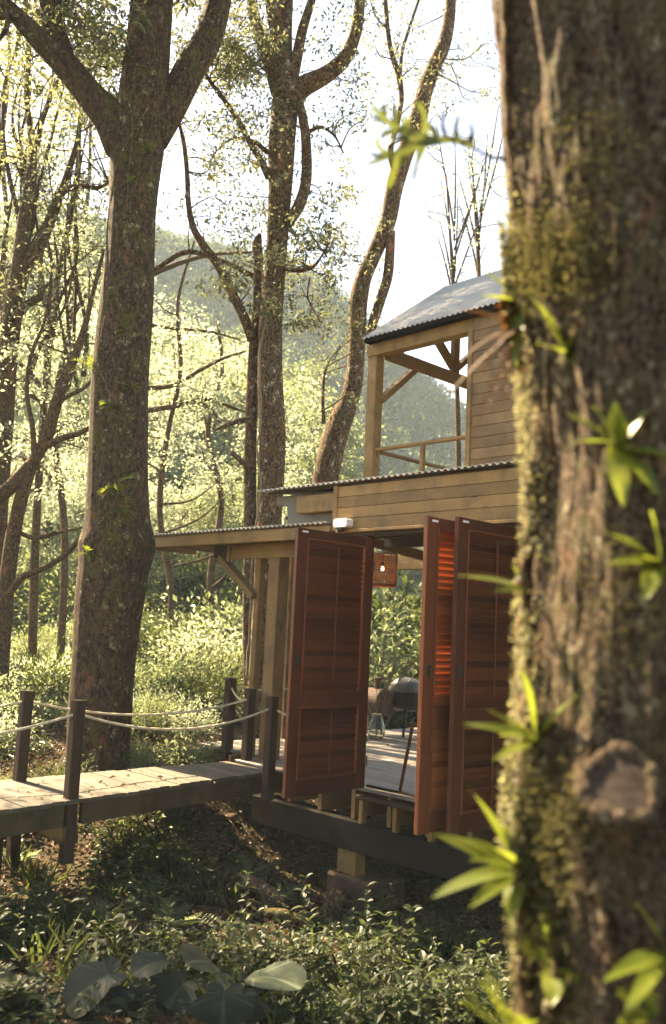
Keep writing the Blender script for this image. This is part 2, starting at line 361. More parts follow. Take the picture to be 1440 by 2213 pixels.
gx = geo_lines(-700, 700, -6, 5, .09, 1.12); gyl = geo_lines(-100, 900, 3, 15, .09, 1.1)
GX, GY = np.meshgrid(gx, gyl); GZ = ground_z(GX, GY); nx, ny = len(gx), len(gyl)
idx = np.arange(nx * ny).reshape(ny, nx)
F = np.stack([idx[:-1, :-1], idx[:-1, 1:], idx[1:, 1:], idx[1:, :-1]], -1).reshape(-1, 4)
kind(link('ground', np_mesh('ground', np.stack([GX, GY, GZ], -1).reshape(-1, 3), F, True), M['soil']), 'structure')

# the mountain behind
sk = np.array([(-1600, 250), (-700, 330), (0, 415), (250, 440), (480, 505), (620, 575), (740, 662), (870, 780), (1010, 897), (1200, 1060), (1450, 1260), (1900, 1400), (2600, 1450)], float)
RY = 170.0
ridX = (sk[:, 0] - 720) / FPX * RY; ridZ = np.array([at(a, b_, RY)[2] for a, b_ in sk]); ridX = np.array([at(a, b_, RY)[0] for a, b_ in sk]); ridZ = ridZ - np.interp(sk[:, 0], [300, 480, 700], [7.5, 6, 3.5])
def hill_z(X, Y):
    R = np.interp(X, ridX, ridZ); t = np.clip((Y - 95) / (RY - 95), 0, 1)
    z = 2 + (R - 2) * (t ** .85); z = np.where(Y > RY, R * np.clip(1 - (Y - RY) / 160, 0, 1), z)
    return z + 3.2 * fbm(np.stack([X * .035, Y * .035, 0 * X], -1), 21, 4) * np.clip(t * 1.3, 0, 1)
HX, HY = np.meshgrid(np.linspace(-260, 200, 150), np.linspace(92, 330, 90)); HZ = hill_z(HX, HY)
idx = np.arange(HX.size).reshape(HX.shape); F = np.stack([idx[:-1, :-1], idx[:-1, 1:], idx[1:, 1:], idx[1:, :-1]], -1).reshape(-1, 4)
kind(link('mountain', np_mesh('mountain', np.stack([HX, HY, HZ - 2], -1).reshape(-1, 3), F, True), M['hill']), 'structure')
n = 4200; X = NR.uniform(-120, 90, n); Y = 97 + 78 * NR.random(n) ** .8; Z = hill_z(X, Y); k = 90
cs = NR.uniform(1.6, 4.6, n); d = unit(NR.normal(size=(n, k, 3))); d[..., 2] = np.abs(d[..., 2]) * 1.2
Pc = np.stack([X, Y, Z], -1)[:, None, :] + d * (cs[:, None, None] * NR.uniform(.55, 1.05, (n, k, 1)))
V, F = leaves_geo(Pc.reshape(-1, 3), (d + .9 * NR.normal(size=d.shape)).reshape(-1, 3), NR.uniform(.45, 1.0, n * k), .75, .15, simple=True)
o = link('far_forest', np_mesh('far_forest', V, F), M['leaf_far']); kind(o, 'stuff'); tag(o, 'hazy dark green forest covering the steep mountain slope', 'forest')

# ------------------------------------------------------------------ the cabin (local axes: x along the front, y into the house)
cabin = thing('cabin', 'two storey timber cabin on a raised deck with corrugated roofs and open shutters', 'cabin', tuple(HO), HROT)
def hb(name, x0, x1, y0, y1, z0, z1, mat, bev=.008, parent=None):
    return MB().box(x0, x1, y0, y1, z0, z1, bev).build(name, M[mat], parent or cabin)
def corr(name, x0, x1, y0, z0, y1, z1, amp=.011, pitch=.076, thick=.003, parent=None):
    """corrugated sheet sloping from (y0, z0) to (y1, z1)"""
    nx = int((x1 - x0) / pitch * 8); xs = np.linspace(x0, x1, nx); w = amp * np.cos(2 * np.pi * (xs - x0) / pitch)
    V = []; ks = [0, .004, .5, .996, 1]
    for off in (0, -thick * 2):
        for k in ks:
            V.append(np.stack([xs, np.full(nx, y0 + (y1 - y0) * k), z0 + (z1 - z0) * k + w + off], -1))
    V = np.concatenate(V); nk = len(ks); F = []
    for s in range(2):
        for j in range(nk - 1):
            for i in range(nx - 1):
                a = (s * nk + j) * nx + i; q = (a, a + 1, a + nx + 1, a + nx); F.append(q if s == 0 else q[::-1])
    for i in range(nx - 1):
        a = i; c = nk * nx + i; F.append((a + 1, a, c, c + 1)); a = (nk - 1) * nx + i; c = (2 * nk - 1) * nx + i; F.append((a, a + 1, c + 1, c))
    return link(name, np_mesh(name, V, F), M['metal'], parent or cabin)
# deck floor: boards running along x
mb = MB(); y = 0.0
while y < 5.2:
    x0 = -3.2 if y > .3 else -1.95
    cuts = [x0, RND.uniform(-1.6, -.2), RND.uniform(.5, 2.2), 4.2]
    for a, c in zip(cuts[:-1], cuts[1:]): mb.box(a + .002, c - .002, y, y + .137, -.032 + RND.uniform(-.002, .002), 0 + RND.uniform(-.002, .002), .004)
    y += .142
mb.build('deck_floor', M['deck'], cabin)
for x in np.arange(-2.9, 4.1, .46):
    hb('joist', x - .024, x + .024, .02 if x > -1.7 else .32, 5.1, -.31, -.04, 'pine_v')
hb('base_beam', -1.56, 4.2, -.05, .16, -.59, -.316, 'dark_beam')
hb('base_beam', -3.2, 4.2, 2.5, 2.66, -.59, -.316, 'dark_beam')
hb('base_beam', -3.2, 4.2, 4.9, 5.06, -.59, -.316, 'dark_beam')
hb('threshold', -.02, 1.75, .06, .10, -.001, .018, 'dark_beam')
hb('sill_board', .0, 1.7, -.10, -.008, -.095, -.055, 'dark_post')
for x in (.03, .45, .86): hb('sill_bearer', x, x + .05, -.085, -.012, -.31, -.1, 'pine_v')
for x in (3.0,):
    for yy in (.0, 2.5, 4.9):
        p = MB().box(-.17 + x, .17 + x, yy - .12, yy + .28, -1.3, -.82, .02).build('pier', M['concrete'], cabin)
        MB().box(x - .06, x + .06, yy, yy + .12, -.83, -.59).build('stub_post', M['pine_post'], p)
p = MB().box(-.37, .22, -.06, .40, -1.4, -.825, .03).build('pier', M['concrete'], cabin)
MB().box(-.30, -.06, .0, .14, -.826, -.59).build('stub_post', M['pine_post'], p)
# fascia over the opening: lapped boards
mb = MB()
for i in range(4):
    z0 = 2.485 + i * .1105; mb.box(-.49, 4.2, -.026, .0, z0, z0 + .1065, .002)
mb.build('fascia', M['pine'], cabin)
hb('corner_board', -.555, -.492, -.045, .03, 2.47, 2.935, 'pine_post')
hb('fascia_trim', -.49, 4.2, -.046, -.001, 2.442, 2.482, 'pine')
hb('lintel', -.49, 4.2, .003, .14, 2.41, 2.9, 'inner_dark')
MB().prism([(-1.60, 2.915), (-1.60, 2.83), (-1.42, 2.79), (-1.385, 2.585), (-.558, 2.585), (-.558, 2.915)], 1, .10, .16).build('barge_board', M['grey_panel'], cabin)
hb('roof_beam', -1.13, -.558, -.02, .095, 2.685, 2.87, 'pine')
corr('corrugated_roof', -1.72, 4.2, -.09, 2.965, 2.2, 3.13)
hb('roof_lath', -1.6, 4.2, -.03, .02, 2.922, 2.947, 'dark_post')
# porch on the left
corr('corrugated_roof', -4.65, -.6, -.10, 2.555, 1.15, 2.60)
hb('porch_fascia', -4.6, -.57, -.055, -.01, 2.395, 2.53, 'pine')
for x in np.arange(-4.5, -.6, .65): hb('rafter', x, x + .045, .0, 1.1, 2.42, 2.53, 'pine_v')
hb('porch_beam', -2.55, -.60, .24, .30, 2.245, 2.415, 'pine')
hb('beam_end', -2.90, -2.552, .245, .33, 2.265, 2.415, 'dark_post')
hb('beam_cap', -2.60, -2.545, .205, .238, 2.215, 2.415, 'pine_post')
hb('post', -1.86, -1.68, .25, .42, -.0, 2.40, 'pine_post')
hb('post', -2.16, -2.08, .31, .40, -.3, 2.40, 'pine_post')
MB().bar((-2.80, .29, 2.27), (-2.12, .29, 1.80), .07, .11, (0, 1, 0)).build('brace', M['pine_v'], cabin)
MB().bar((-2.22, .95, 1.75), (-2.55, 1.40, 1.35), .06, .10).build('brace', M['pine_v'], cabin)
for x in (606, 623):
    d = ray(x, 1596); pw = np.array([0, 0, ZC]) + d * (-ZC / d[2]) - HO; hb('post', pw @ HU - .045, pw @ HU + .045, pw @ HV, pw @ HV + .09, 0, 2.45, 'pine_post')
hb('post', -3.10, -2.95, 4.7, 4.85, 0, 2.45, 'pine_post')
hb('jamb', -.16, -.10, .02, .12, 0, 2.44, 'mahog')
hb('jamb', 1.78, 1.86, .02, .15, 0, 2.44, 'mahog')
# inside: ceiling, beams at the back, a wall to the right
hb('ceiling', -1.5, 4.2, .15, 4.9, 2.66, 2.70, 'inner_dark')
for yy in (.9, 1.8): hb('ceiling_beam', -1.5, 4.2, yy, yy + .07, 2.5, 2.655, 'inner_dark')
hb('ceiling_beam', -3.2, 4.2, 3.3, 3.4, 2.36, 2.58, 'pine')
MB().bar((-1.7, 3.28, 2.45), (-1.7, 1.3, 2.62), .07, .12).build('rafter', M['pine_v'], cabin)
MB().bar((-1.0, 3.28, 2.52), (-1.25, 1.9, 2.63), .06, .10).build('rafter', M['pine_v'], cabin)
hb('side_wall', 4.1, 4.2, .15, 5.0, 0, 2.65, 'siding')
hb('back_wall', 1.2, 4.09, 4.8, 4.9, 0, 2.65, 'siding')
mb = MB()
for i in range(18): mb.box(1.9, 4.2, -.012, .02, .01 + i * .135, .14 + i * .135, .01)
mb.build('front_wall', M['siding'], cabin)
# upper storey
UV = 1.6
hb('post', -1.72, -1.57, UV, UV + .15, 3.0, 4.93, 'pine_post')
hb('post', -1.70, -1.57, 4.5, 4.63, 3.0, 4.93, 'pine_post')
hb('eave_beam', -1.73, 3.6, UV - .01, UV + .13, 4.935, 5.10, 'pine')
hb('tie_beam', -1.56, -1.45, UV + .14, 4.65, 4.90, 5.04, 'pine_v')
MB().bar((-1.57, UV + .10, 4.36), (-1.57, UV + .80, 4.97), .075, .10, (1, 0, 0)).build('brace', M['pine_v'], cabin)
hb('king_post', -1.54, -1.46, 3.05, 3.17, 5.045, 6.15, 'pine_post')
MB().bar((-1.5, 3.10, 5.10), (-1.5, 2.45, 5.62), .07, .10, (1, 0, 0)).build('brace', M['pine_v'], cabin)
MB().bar((-1.5, 3.12, 5.10), (-1.5, 3.75, 5.62), .07, .10, (1, 0, 0)).build('brace', M['pine_v'], cabin)
MB().bar((-1.5, 1.62, 5.12), (-1.5, 3.08, 6.18), .07, .12, (1, 0, 0)).build('rafter', M['pine_v'], cabin)
MB().bar((-1.5, 4.58, 5.12), (-1.5, 3.14, 6.18), .07, .12, (1, 0, 0)).build('rafter', M['pine_v'], cabin)
corr('corrugated_roof', -1.70, 3.7, 1.46, 5.14, 3.10, 6.34)
corr('corrugated_roof', -1.70, 3.7, 4.80, 5.13, 3.11, 6.345)
MB().prism([(1.475, 5.085), (1.585, 5.085), (1.585, 5.205), (1.475, 5.128)], 0, -1.68, 3.6).build('eave_lath', M['dark_beam'], cabin)
mb = MB()
for i in range(16):
    z0 = 3.05 + i * .125; mb.box(-.035, 3.5, UV - .026, UV, z0, z0 + .120, .002)
mb.build('siding_wall', M['siding'], cabin)
hb('corner_board', -.105, -.037, UV - .045, UV + .03, 3.0, 4.93, 'pine_post')
hb('side_wall', -.10, -.04, UV + .03, 3.1, 3.0, 4.9, 'siding')
hb('upper_wall', .0, 3.5, 3.1, 3.18, 3.0, 4.9, 'siding')
hb('balcony_floor', -1.7, 3.5, UV - .05, 4.6, 3.0, 3.06, 'deck')
rl = hb('railing', -1.57, -.11, UV + .03, UV + .10, 3.70, 3.74, 'pine')
hb('baluster', -.84, -.78, UV + .04, UV + .09, 3.06, 3.70, 'pine_post', parent=rl)
rl = hb('railing', -1.60, -1.54, UV + .16, 4.5, 3.685, 3.725, 'pine_v')
for yy in (2.55, 3.5): hb('baluster', -1.595, -1.545, yy, yy + .05, 3.06, 3.685, 'pine_post', parent=rl)

# shutter doors: leaf in the plane x = const, free edge at y = -w, hinge at y = 0 (local)
def shutter(x, y0, y1, z0, open_up, open_lo, fm, sm, label=None, seed=1):
    r = random.Random(seed); t = .042; w = y1 - y0; st = .118 * w / .97; zt = z0 + 2.374
    mb = MB()
    mb.box(x - t / 2, x + t / 2, y0, y0 + st, z0, zt, .005).box(x - t / 2, x + t / 2, y1 - st, y1, z0, zt, .005)
    e = .0015
    for a, c in ((z0, z0 + .14), (z0 + .775, z0 + .90), (z0 + 2.29, zt)): mb.box(x - t / 2 + e, x + t / 2 - e, y0 + st, y1 - st, a, c, .004)
    door = mb.build('shutter_door', M[fm], cabin)
    if label: door['label'] = label
    for (a, c, rod) in ((z0 + .90, z0 + 2.29, (.10, .06)), (z0 + .14, z0 + .775, (.05, .05))):
        bm = MB()
        for sx in (1,):
            for (ya, yb, za, zb) in ((y0 + st, y0 + st + .018, a, c), (y1 - st - .018, y1 - st, a, c), (y0 + st + .018, y1 - st - .018, a, a + .018), (y0 + st + .018, y1 - st - .018, c - .018, c)):
                bm.box(x - t / 2 + .004, x + t / 2 + .009, ya, yb, za, zb, .005)
        bm.build('moulding', M['mahog_bright'], door)  # moulding highlight painted by the brighter wood colour
        sl = MB(); p = .0505; z = a + .018 + p / 2; top = a > z0 + .5; ang = open_up if top else open_lo
        run = 0; cur = ang
        while z < c - .03:
            if run <= 0: run = r.randint(1, 5); cur = ang + r.uniform(-.26, .26)
            run -= 1; th = cur + r.uniform(-.05, .05); hh = .031
            dx, dz = hh * math.sin(th), hh * math.cos(th); k = .0035; nx_, nz_ = math.cos(th) * k, -math.sin(th) * k
            sl.prism([(x - dx - nx_, z - dz - nz_), (x - dx + nx_, z - dz + nz_), (x + nx_ * 1.6, z + nz_ * 1.6), (x + dx + nx_, z + dz + nz_), (x + dx - nx_, z + dz - nz_), (x - nx_ * 1.6, z - nz_ * 1.6)][::-1], 1, y0 + st + .02, y1 - st - .02)
            z += p
        # prism wants (x, z) pairs for axis 1
        sl.build('louvre_panel', M[sm], door)
        ym = (y0 + y1) / 2
        MB().box(x + t / 2 + .014, x + t / 2 + .026, ym - .007, ym + .007, a + rod[0], c - rod[1], .003).build('tilt_rod', M['mahog_bright'], door)  # light caught by the rod is put into its colour
    MB().box(x + t / 2, x + t / 2 + .004, y0 + .045, y0 + .085, z0 + 1.15, z0 + 1.24, .002).lathe([(0, -.008), (.012, -.008), (.012, .008), (0, .008)], 12, (x + t / 2 + .012, y0 + .065, z0 + 1.20)).build('latch', M['black'], door)
    MB().box(x + t / 2, x + t / 2 + .006, y0 + .05, y0 + .12, z0 + 2.335, z0 + 2.352, .002).build('catch_plate', M['white'], door)
    for zz in (.25, 1.2, 2.1): MB().tube([(x + t / 2 + .006, y1 + .004, z0 + zz - .045), (x + t / 2 + .006, y1 + .004, z0 + zz + .045)], .007, 8).build('hinge', M['black'], door)
    return door
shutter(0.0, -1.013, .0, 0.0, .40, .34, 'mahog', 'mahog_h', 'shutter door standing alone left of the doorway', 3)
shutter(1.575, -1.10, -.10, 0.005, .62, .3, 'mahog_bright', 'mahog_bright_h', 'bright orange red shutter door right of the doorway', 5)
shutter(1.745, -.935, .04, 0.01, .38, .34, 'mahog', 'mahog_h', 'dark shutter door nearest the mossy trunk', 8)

# ------------------------------------------------------------------ things on and in the cabin
def hthing(name, label, cat, u, v, z, group=None): return thing(name, label, cat, tuple(hw(u, v, z)), HROT, group)
t = hthing('security_camera', 'small white security camera fixed to the timber fascia above the doorway', 'security camera', -.44, -.046, 2.535)
MB().prism([(.0, -.03), (.02, -.045), (.17, -.045), (.19, -.03), (.19, .03), (.17, .045), (.02, .045), (.0, .03)], 1, -.085, .012).build('body', M['white'], t)
MB().lathe([(0, -.06), (.022, -.055), (.034, -.035), (.034, 0)], 16, (.06, -.04, -.035)).build('lens', M['black'], t)
t = hthing('pendant_lamp', 'red brown woven pendant lamp with a lit bulb hanging inside the doorway', 'lamp', -1.13, 1.39, 1.99)
mb = MB()
for k in range(40):
    a = 2 * math.pi * k / 40; pr = .165 + .01 * math.sin(7 * a)
    mb.tube([(pr * math.cos(a + q * .25), pr * math.sin(a + q * .25), .4 * q) for q in (0, .33, .66, 1)], .0045, 4, False)
for z in np.linspace(0.01, .395, 22): mb.tube([(.167 * math.cos(a), .167 * math.sin(a), z) for a in np.linspace(0, 2 * math.pi, 30)], .004, 4, False)
mb.lathe([(.164, .0), (.172, .0), (.172, .025), (.164, .025), (.164, .0)], 30)
mb.build('lamp_shade', M['rattan'], t)
MB().lathe([(0, .18), (.009, .183), (.016, .20), (.014, .218), (.009, .245), (0, .25)], 14).build('bulb', M['bulb'], t)
MB().tube([(0, 0, .245), (0, 0, .30)], .016, 10).tube([(0, 0, .29), (0, 0, .60)], .004, 6).build('cord', M['black'], t)
pl = bpy.data.lights.new('pendant_glow', 'POINT'); pl.energy = .35; pl.color = (1, .62, .28); pl.shadow_soft_size = .03
po = bpy.data.objects.new('pendant_glow', pl); C.objects.link(po); po.parent = t; po.location = (0, 0, .13)

t = hthing('kettle_barbecue', 'black kettle barbecue with a grey domed lid at the back of the deck', 'barbecue', -2.70, 3.72, 0)
MB().lathe([(0, .33), (.12, .335), (.21, .37), (.235, .42), (.24, .60), (.25, .605), (.25, .615), (.23, .615)], 28).build('bowl', M['black'], t, True)
MB().lathe([(.255, .61), (.255, .63), (.22, .72), (.14, .795), (0, .82)], 28).build('lid', M['lid'], t, True)
MB().tube([(.12, -.1, .76), (.35, -.25, .86)], .008, 6).build('handle', M['steel'], t)
for a in (-.9, 1.2, 3.3):
    MB().bar((.16 * math.cos(a), .16 * math.sin(a), .38), (.40 * math.cos(a), .40 * math.sin(a), .002), .035, .035).build('leg', M['black'], t)
t = hthing('fire_drum', 'rusty brown drum stove on legs standing left of the black barbecue', 'drum stove', -2.86, 3.28, 0)
mb = MB(); mb.tube([(-.17, 0, .46), (-.15, 0, .46), (.15, 0, .46), (.17, 0, .46)], [.17, .19, .19, .17], 26)
mb.build('drum', M['rust'], t)
MB().tube([(0, 0, .60), (0, 0, .80)], .05, 12).build('flue', M['rust'], t)
for sx in (-.12, .12): MB().bar((sx, -.02, .32), (sx * 1.2, -.02, 0), .03, .03).build('leg', M['rust'], t)
t = hthing('folded_parasol', 'tall brown folded canvas parasol standing behind the left shutter door', 'parasol', -2.62, 2.55, 0)
MB().tube([(0, 0, 0), (0, 0, 1.95)], .022, 10).build('pole', M['pine_post'], t)
mb = MB(); P_ = [(0, 0, z) for z in np.linspace(.75, 1.92, 14)]; R_ = [.17, .185, .18, .17, .16, .145, .13, .115, .10, .085, .07, .05, .035, .015]
V, F = tube_geo(P_, R_, 36); a = np.arctan2(V[:, 1], V[:, 0]); rr = np.hypot(V[:, 0], V[:, 1]) * (1 + .14 * np.cos(8 * a)); V[:, 0] = rr * np.cos(a); V[:, 1] = rr * np.sin(a)
mb.add(V, F).build('canvas', M['cloth'], t, True)
MB().lathe([(0, 0), (.2, 0), (.2, .05), (.05, .07), (0, .07)], 20).build('base', M['concrete'], t)
t = hthing('glass_vase', 'clear glass vase of dried pampas plumes on the deck boards', 'vase', -2.55, 2.95, 0)
MB().lathe([(0, 0), (.09, 0), (.12, .05), (.125, .15), (.09, .25), (.075, .31), (.09, .33), (.085, .33), (.07, .31), (.085, .25), (.118, .15), (.113, .055), (.085, .01), (0, .01)], 22).build('glass', M['glass'], t, True)
for i in range(6):
    a = (-.5, .05, .35, .62, .1, .5)[i]; ln = (1.05, 1.35, 1.25, 1.15, .85, .95)[i]; dy = RND.uniform(-.2, .2)
    P = spline([(0, 0, .03), (a * .25, dy * .3, .45), (a * .65, dy * .7, .85 * ln), (a * 1.15, dy, ln * 1.1)], 12)
    st = MB().tube(P, .004, 5).build('stem', M['dried'], t)
    if i not in (4, 5):
        nn = 260; tt = NR.uniform(.5, 1, nn); Pp = np.stack([np.interp(tt, np.linspace(0, 1, 12), P[:, k]) for k in range(3)], -1)
        dd = unit(P[-1] - P[-4]) + .75 * NR.normal(size=(nn, 3)) - np.array([0, 0, .4]); V, F = leaves_geo(Pp, dd, NR.uniform(.06, .16, nn) * (1.3 - tt), .10, .02, simple=True)
        link('plume', np_mesh('plume', V, F), M['dried'], st)
pb = at(864, 1712, 8.55); pb[2] = .003; pt = at(893, 1562, 8.62)
t = thing('wooden_pole', 'thin reddish wooden pole leaning beside the open shutter door', 'pole', tuple(pb))
MB().bar((0, 0, 0), tuple(pt - pb), .030, .030, (0, 1, 0)).build('shaft', M['mahog'], t)

# ------------------------------------------------------------------ walkway with rope rails
walk = thing('walkway', 'raised timber boardwalk leading to the cabin deck from the left', 'boardwalk', tuple(HO), HROT)
mb = MB(); v = -.15
def we(v): return (-1.90 + .03 * (v + .13), -1.15 - .133 * (v + .25))       # far and near edge at v
while v > -5.2:
    a, c = we(v); mb.box(a + RND.uniform(-.014, .014), c + RND.uniform(-.014, .014), v - .112, v, -.04 + RND.uniform(-.002, .002), -.006 + RND.uniform(-.004, .004), .005); v -= .124
mb.build('planks', M['walk'], walk)
for v0, v1 in ((-.2, -2.44), (-2.62, -5.2)):
    a0, c0 = we(v0); a1, c1 = we(v1)
    MB().bar((c0 - .05, v0, -.128), (c1 - .05, v1, -.128), .05, .172).build('side_beam', M['mossy_beam'], walk)
    MB().bar((a0 + .05, v0, -.128), (a1 + .05, v1, -.128), .05, .172).build('side_beam', M['mossy_beam'], walk)
MB().box(we(-2.53)[0] - .05, we(-2.53)[1] - .04, -2.60, -2.46, -.36, -.22).build('cross_beam', M['mossy_beam'], walk)
for uu in (-1.55,): MB().box(uu - .05, uu + .05, -2.9, -2.8, -1.1, -.05).build('support_post', M['dark_post'], walk)

def ropes(name, label, pts, spans):
    """pts: (u, v, z0, z1, w) posts; spans: pairs of indices with a sag"""
    t = thing(name, label, 'rope railing', tuple(HO), HROT)
    for (uu, vv, z0, z1, w, m_) in pts: MB().box(uu - w / 2, uu + w / 2, vv - w / 2, vv + w / 2, z0, z1, .01).build('post', M[m_], t)
    for (a, c, sag, za, zc) in spans:
        A = np.array([a[0], a[1], za]); B = np.array([c[0], c[1], zc]); q = np.linspace(0, 1, 28)[:, None]
        P = A * (1 - q) + B * q; P[:, 2] -= sag * 4 * (q[:, 0] * (1 - q[:, 0]))
        mb = MB()
        for ph in range(3):
            s = np.linspace(0, 1, 240); Pc = np.stack([np.interp(s, q[:, 0], P[:, k]) for k in range(3)], -1); L = np.linalg.norm(B - A)
            an = s * L / .06 * 2 * np.pi + ph * 2.094; Pc[:, 2] += .0055 * np.sin(an); Pc[:, 0] += .0055 * np.cos(an)
            mb.tube(Pc, .0075, 5, False)
        mb.build('rope', M['rope'], t)
pA = (-.98, -.34); pB = (-.93, -2.53); pC = (-.60, -5.3)
ropes('rope_railing', 'near rope railing with two dark posts along the front of the walkway',
      [(*pA, -.24, .77, .10, 'dark_post'), (*pB, -.52, .79, .098, 'dark_post'), (*pC, -.75, .79, .098, 'dark_post')],
      [(pB, pA, .17, .68, .66), (pC, pB, .16, .68, .68), (pA, (-.45, .02), .05, .66, .55)])
qA = (-1.86, .09); qB = (-1.87, -2.53); qC = (-1.95, -5.3)
ropes('rope_railing', 'far rope railing with dark posts behind the walkway',
      [(*qA, -.28, .77, .10, 'dark_post'), (*qB, -.75, .79, .098, 'dark_post'), (*qC, -.75, .79, .098, 'dark_post')],
      [(qB, qA, .15, .70, .66), (qC, qB, .14, .68, .70)])
rA = (-2.62, .41); rB = (-2.75, 1.9)
ropes('rope_railing', 'short rope railing on the deck beside the large timber post',
      [(*rA, -.1, .83, .11, 'dark_post'), (*rB, -.05, .83, .10, 'pine_post')], [(rA, (qA[0], qA[1]), .08, .74, .66), (rA, rB, .08, .75, .75)])

# ------------------------------------------------------------------ trees traced from the photo
def px_path(pts, Y, dY=0, slope=0):
    """(x, y, width) pixels on an upright sheet Y ahead, drifting by dY along its length"""
    out = []; n = len(pts)
    for i, (x, y, w) in enumerate(pts):
        yy = Y + dY * i / max(1, n - 1); p = at(x, y, yy); out.append((*p, w / 2 * yy / FPX))
    return np.array(out)
class Tree:
    def __init__(s, name, label, mat, seed, group=None):
        s.t = thing(name, label, 'tree', (0, 0, 0), 0, group); s.mb = MB(); s.limbs = []; s.mat = mat; s.seed = seed; s.rng = np.random.default_rng(seed); s.L = []; s.based = False
    def limb(s, pts, Y, dY=0, seg=16, n=None, rough=.10, keep=True):
        P = px_path(pts, Y, dY) if len(pts[0]) == 3 else np.asarray(pts, float)
        L = np.linalg.norm(np.diff(P[:, :3], axis=0), axis=1).sum(); n = n or int(max(8, min(120, L / .10)))
        S = spline(P, n); S[:, 3] = np.maximum(S[:, 3], .004)
        if not s.based: s.t.location = tuple(S[0, :3]); s.base = S[0, :3].copy(); s.based = True
        wob = fbm(np.stack([np.linspace(0, L * .55, n), np.full(n, s.seed + len(s.limbs) * 3.1), 0 * np.arange(n)], -1), s.seed, 2)
        S[:, 0] += wob * S[:, 3] * .06
        s.mb.tube(S[:, :3] - s.base, S[:, 3], seg, True, rough, s.seed + len(s.limbs))
        if keep: s.limbs.append(S)
        return S
    def twig(s, a, b, r0=.014, r1=.003, seg=5):
        a = np.asarray(a); b = np.asarray(b); L = np.linalg.norm(b - a); m1 = a + (b - a) * .35 + s.rng.normal(size=3) * L * .10; m2 = a + (b - a) * .7 + s.rng.normal(size=3) * L * .10
        P = spline([a, m1, m2, b], 9); s.mb.tube(P - s.base, np.linspace(r0, r1, 9), seg, False); return P
    def cluster(s, c, rad, n, size, droop=.2, flat=.6):
        P = s.rng.normal(size=(n, 3)) * rad * .45; P[:, 2] *= flat; D = unit(P + s.rng.normal(size=(n, 3)) * rad * .3) + s.rng.normal(size=(n, 3)) * .5; D[:, 2] -= droop
        s.L.append((P + c, D, s.rng.uniform(.6, 1.25, n) * size))
    def spray(s, c, rad, n, size, r0=.012, sub=3, maxd=6):
        c = np.asarray(c, float); best = None; bd = 1e9
        for S in s.limbs:
            d = np.linalg.norm(S[:, :3] - c, axis=1) + np.maximum(0, S[:, 2] - c[2]) * .6; i = int(np.argmin(d))
            if d[i] < bd: bd = d[i]; best = S[i, :3]
        if bd < maxd: P = s.twig(best, c, min(.035, r0 + bd * .004))
        else: P = s.twig(c + s.rng.normal(size=3) * rad, c, r0 * .5)
        for k in range(sub):
            e = c + s.rng.normal(size=3) * rad * .8; s.twig(P[int(s.rng.integers(4, 8))], e, .006, .002, 4); s.cluster(e, rad * .6, n // (sub + 1), size)
        s.cluster(c, rad, n // (sub + 1), size)
    def sprays(s, rect, count, Y0, Y1, rad, n, size, **kw):
        for _ in range(count):
            Y = s.rng.uniform(Y0, Y1); s.spray(at(s.rng.uniform(rect[0], rect[2]), s.rng.uniform(rect[1], rect[3]), Y), rad * s.rng.uniform(.6, 1.3), int(n * s.rng.uniform(.5, 1.5)), size, **kw)
    def done(s, leaf, simple=False, wide=.42):
        o = s.mb.build('trunk', s.mat, s.t, True)
        if s.L:
            P = np.concatenate([l[0] for l in s.L]) - s.base; D = np.concatenate([l[1] for l in s.L]); L = np.concatenate([l[2] for l in s.L])
            V, F = leaves_geo(P, D, L, wide, .12, rng=s.rng, simple=simple); link('crown', np_mesh('crown', V, F), leaf, s.t)
        return s.t

T1 = Tree('tree', 'large dark barked tree with ferns on its trunk behind the walkway', M['bark_dark'], 31)
Y1 = 10.7
big = T1.limb([(203, 1700, 178), (206, 1672, 158), (211, 1640, 138), (216, 1540, 132), (222, 1430, 131), (233, 1300, 143), (249, 1200, 155), (252, 1182, 162), (255, 1130, 140), (256, 1070, 132), (258, 940, 126), (259, 820, 123), (268, 700, 120), (282, 560, 110), (289, 450, 105), (296, 330, 120), (308, 250, 122), (317, 150, 108), (324, 60, 101), (330, -60, 98), (334, -300, 92), (330, -700, 72), (340, -1200, 30)], Y1, 0, 96, 420, .07)
T1.limb([(268, 320, 90), (238, 255, 84), (190, 200, 66), (140, 140, 58), (90, 92, 50), (42, 42, 40), (12, 10, 32), (-40, -60, 26), (-110, -200, 16)], Y1, -.6, 20)
T1.limb([(150, 150, 52), (128, 100, 50), (110, 30, 47), (102, -60, 44), (80, -260, 34), (90, -500, 18)], Y1 - .2, .6, 18)
T1.limb([(330, 300, 70), (372, 225, 72), (412, 150, 72), (445, 95, 68), (470, 15, 60), (480, -70, 54), (470, -220, 44), (500, -500, 22)], Y1, .7, 22)
T1.limb([(20, 25, 16), (15, 60, 12), (-10, 95, 9)], Y1 - .5, 0, 8)
T1.sprays((-60, -420, 480, -20), 60, 9.6, 12.5, .55, 260, .095)
T1.sprays((0, 0, 270, 230), 16, 10.2, 12.5, .42, 190, .085)
T1.sprays((-300, -900, 800, -400), 10, 9, 13, .8, 200, .09)
T1.limb([(30, 30, 18), (-120, 60, 15), (-300, 180, 11), (-480, 330, 6)], Y1 - .5, 1.2, 8)  # added unseen limb, hung out of view to shade the foreground
T1.sprays((-640, 180, -280, 520), 20, 10.6, 12.4, .7, 280, .095)  # added unseen leaves that keep the sun off the foreground
T1.sprays((-420, -520, 20, -60), 12, 9.0, 12.0, .7, 260, .095)  # extra crown out of view, added to dapple the foreground with shade
T1.done(M['leaf_can'])

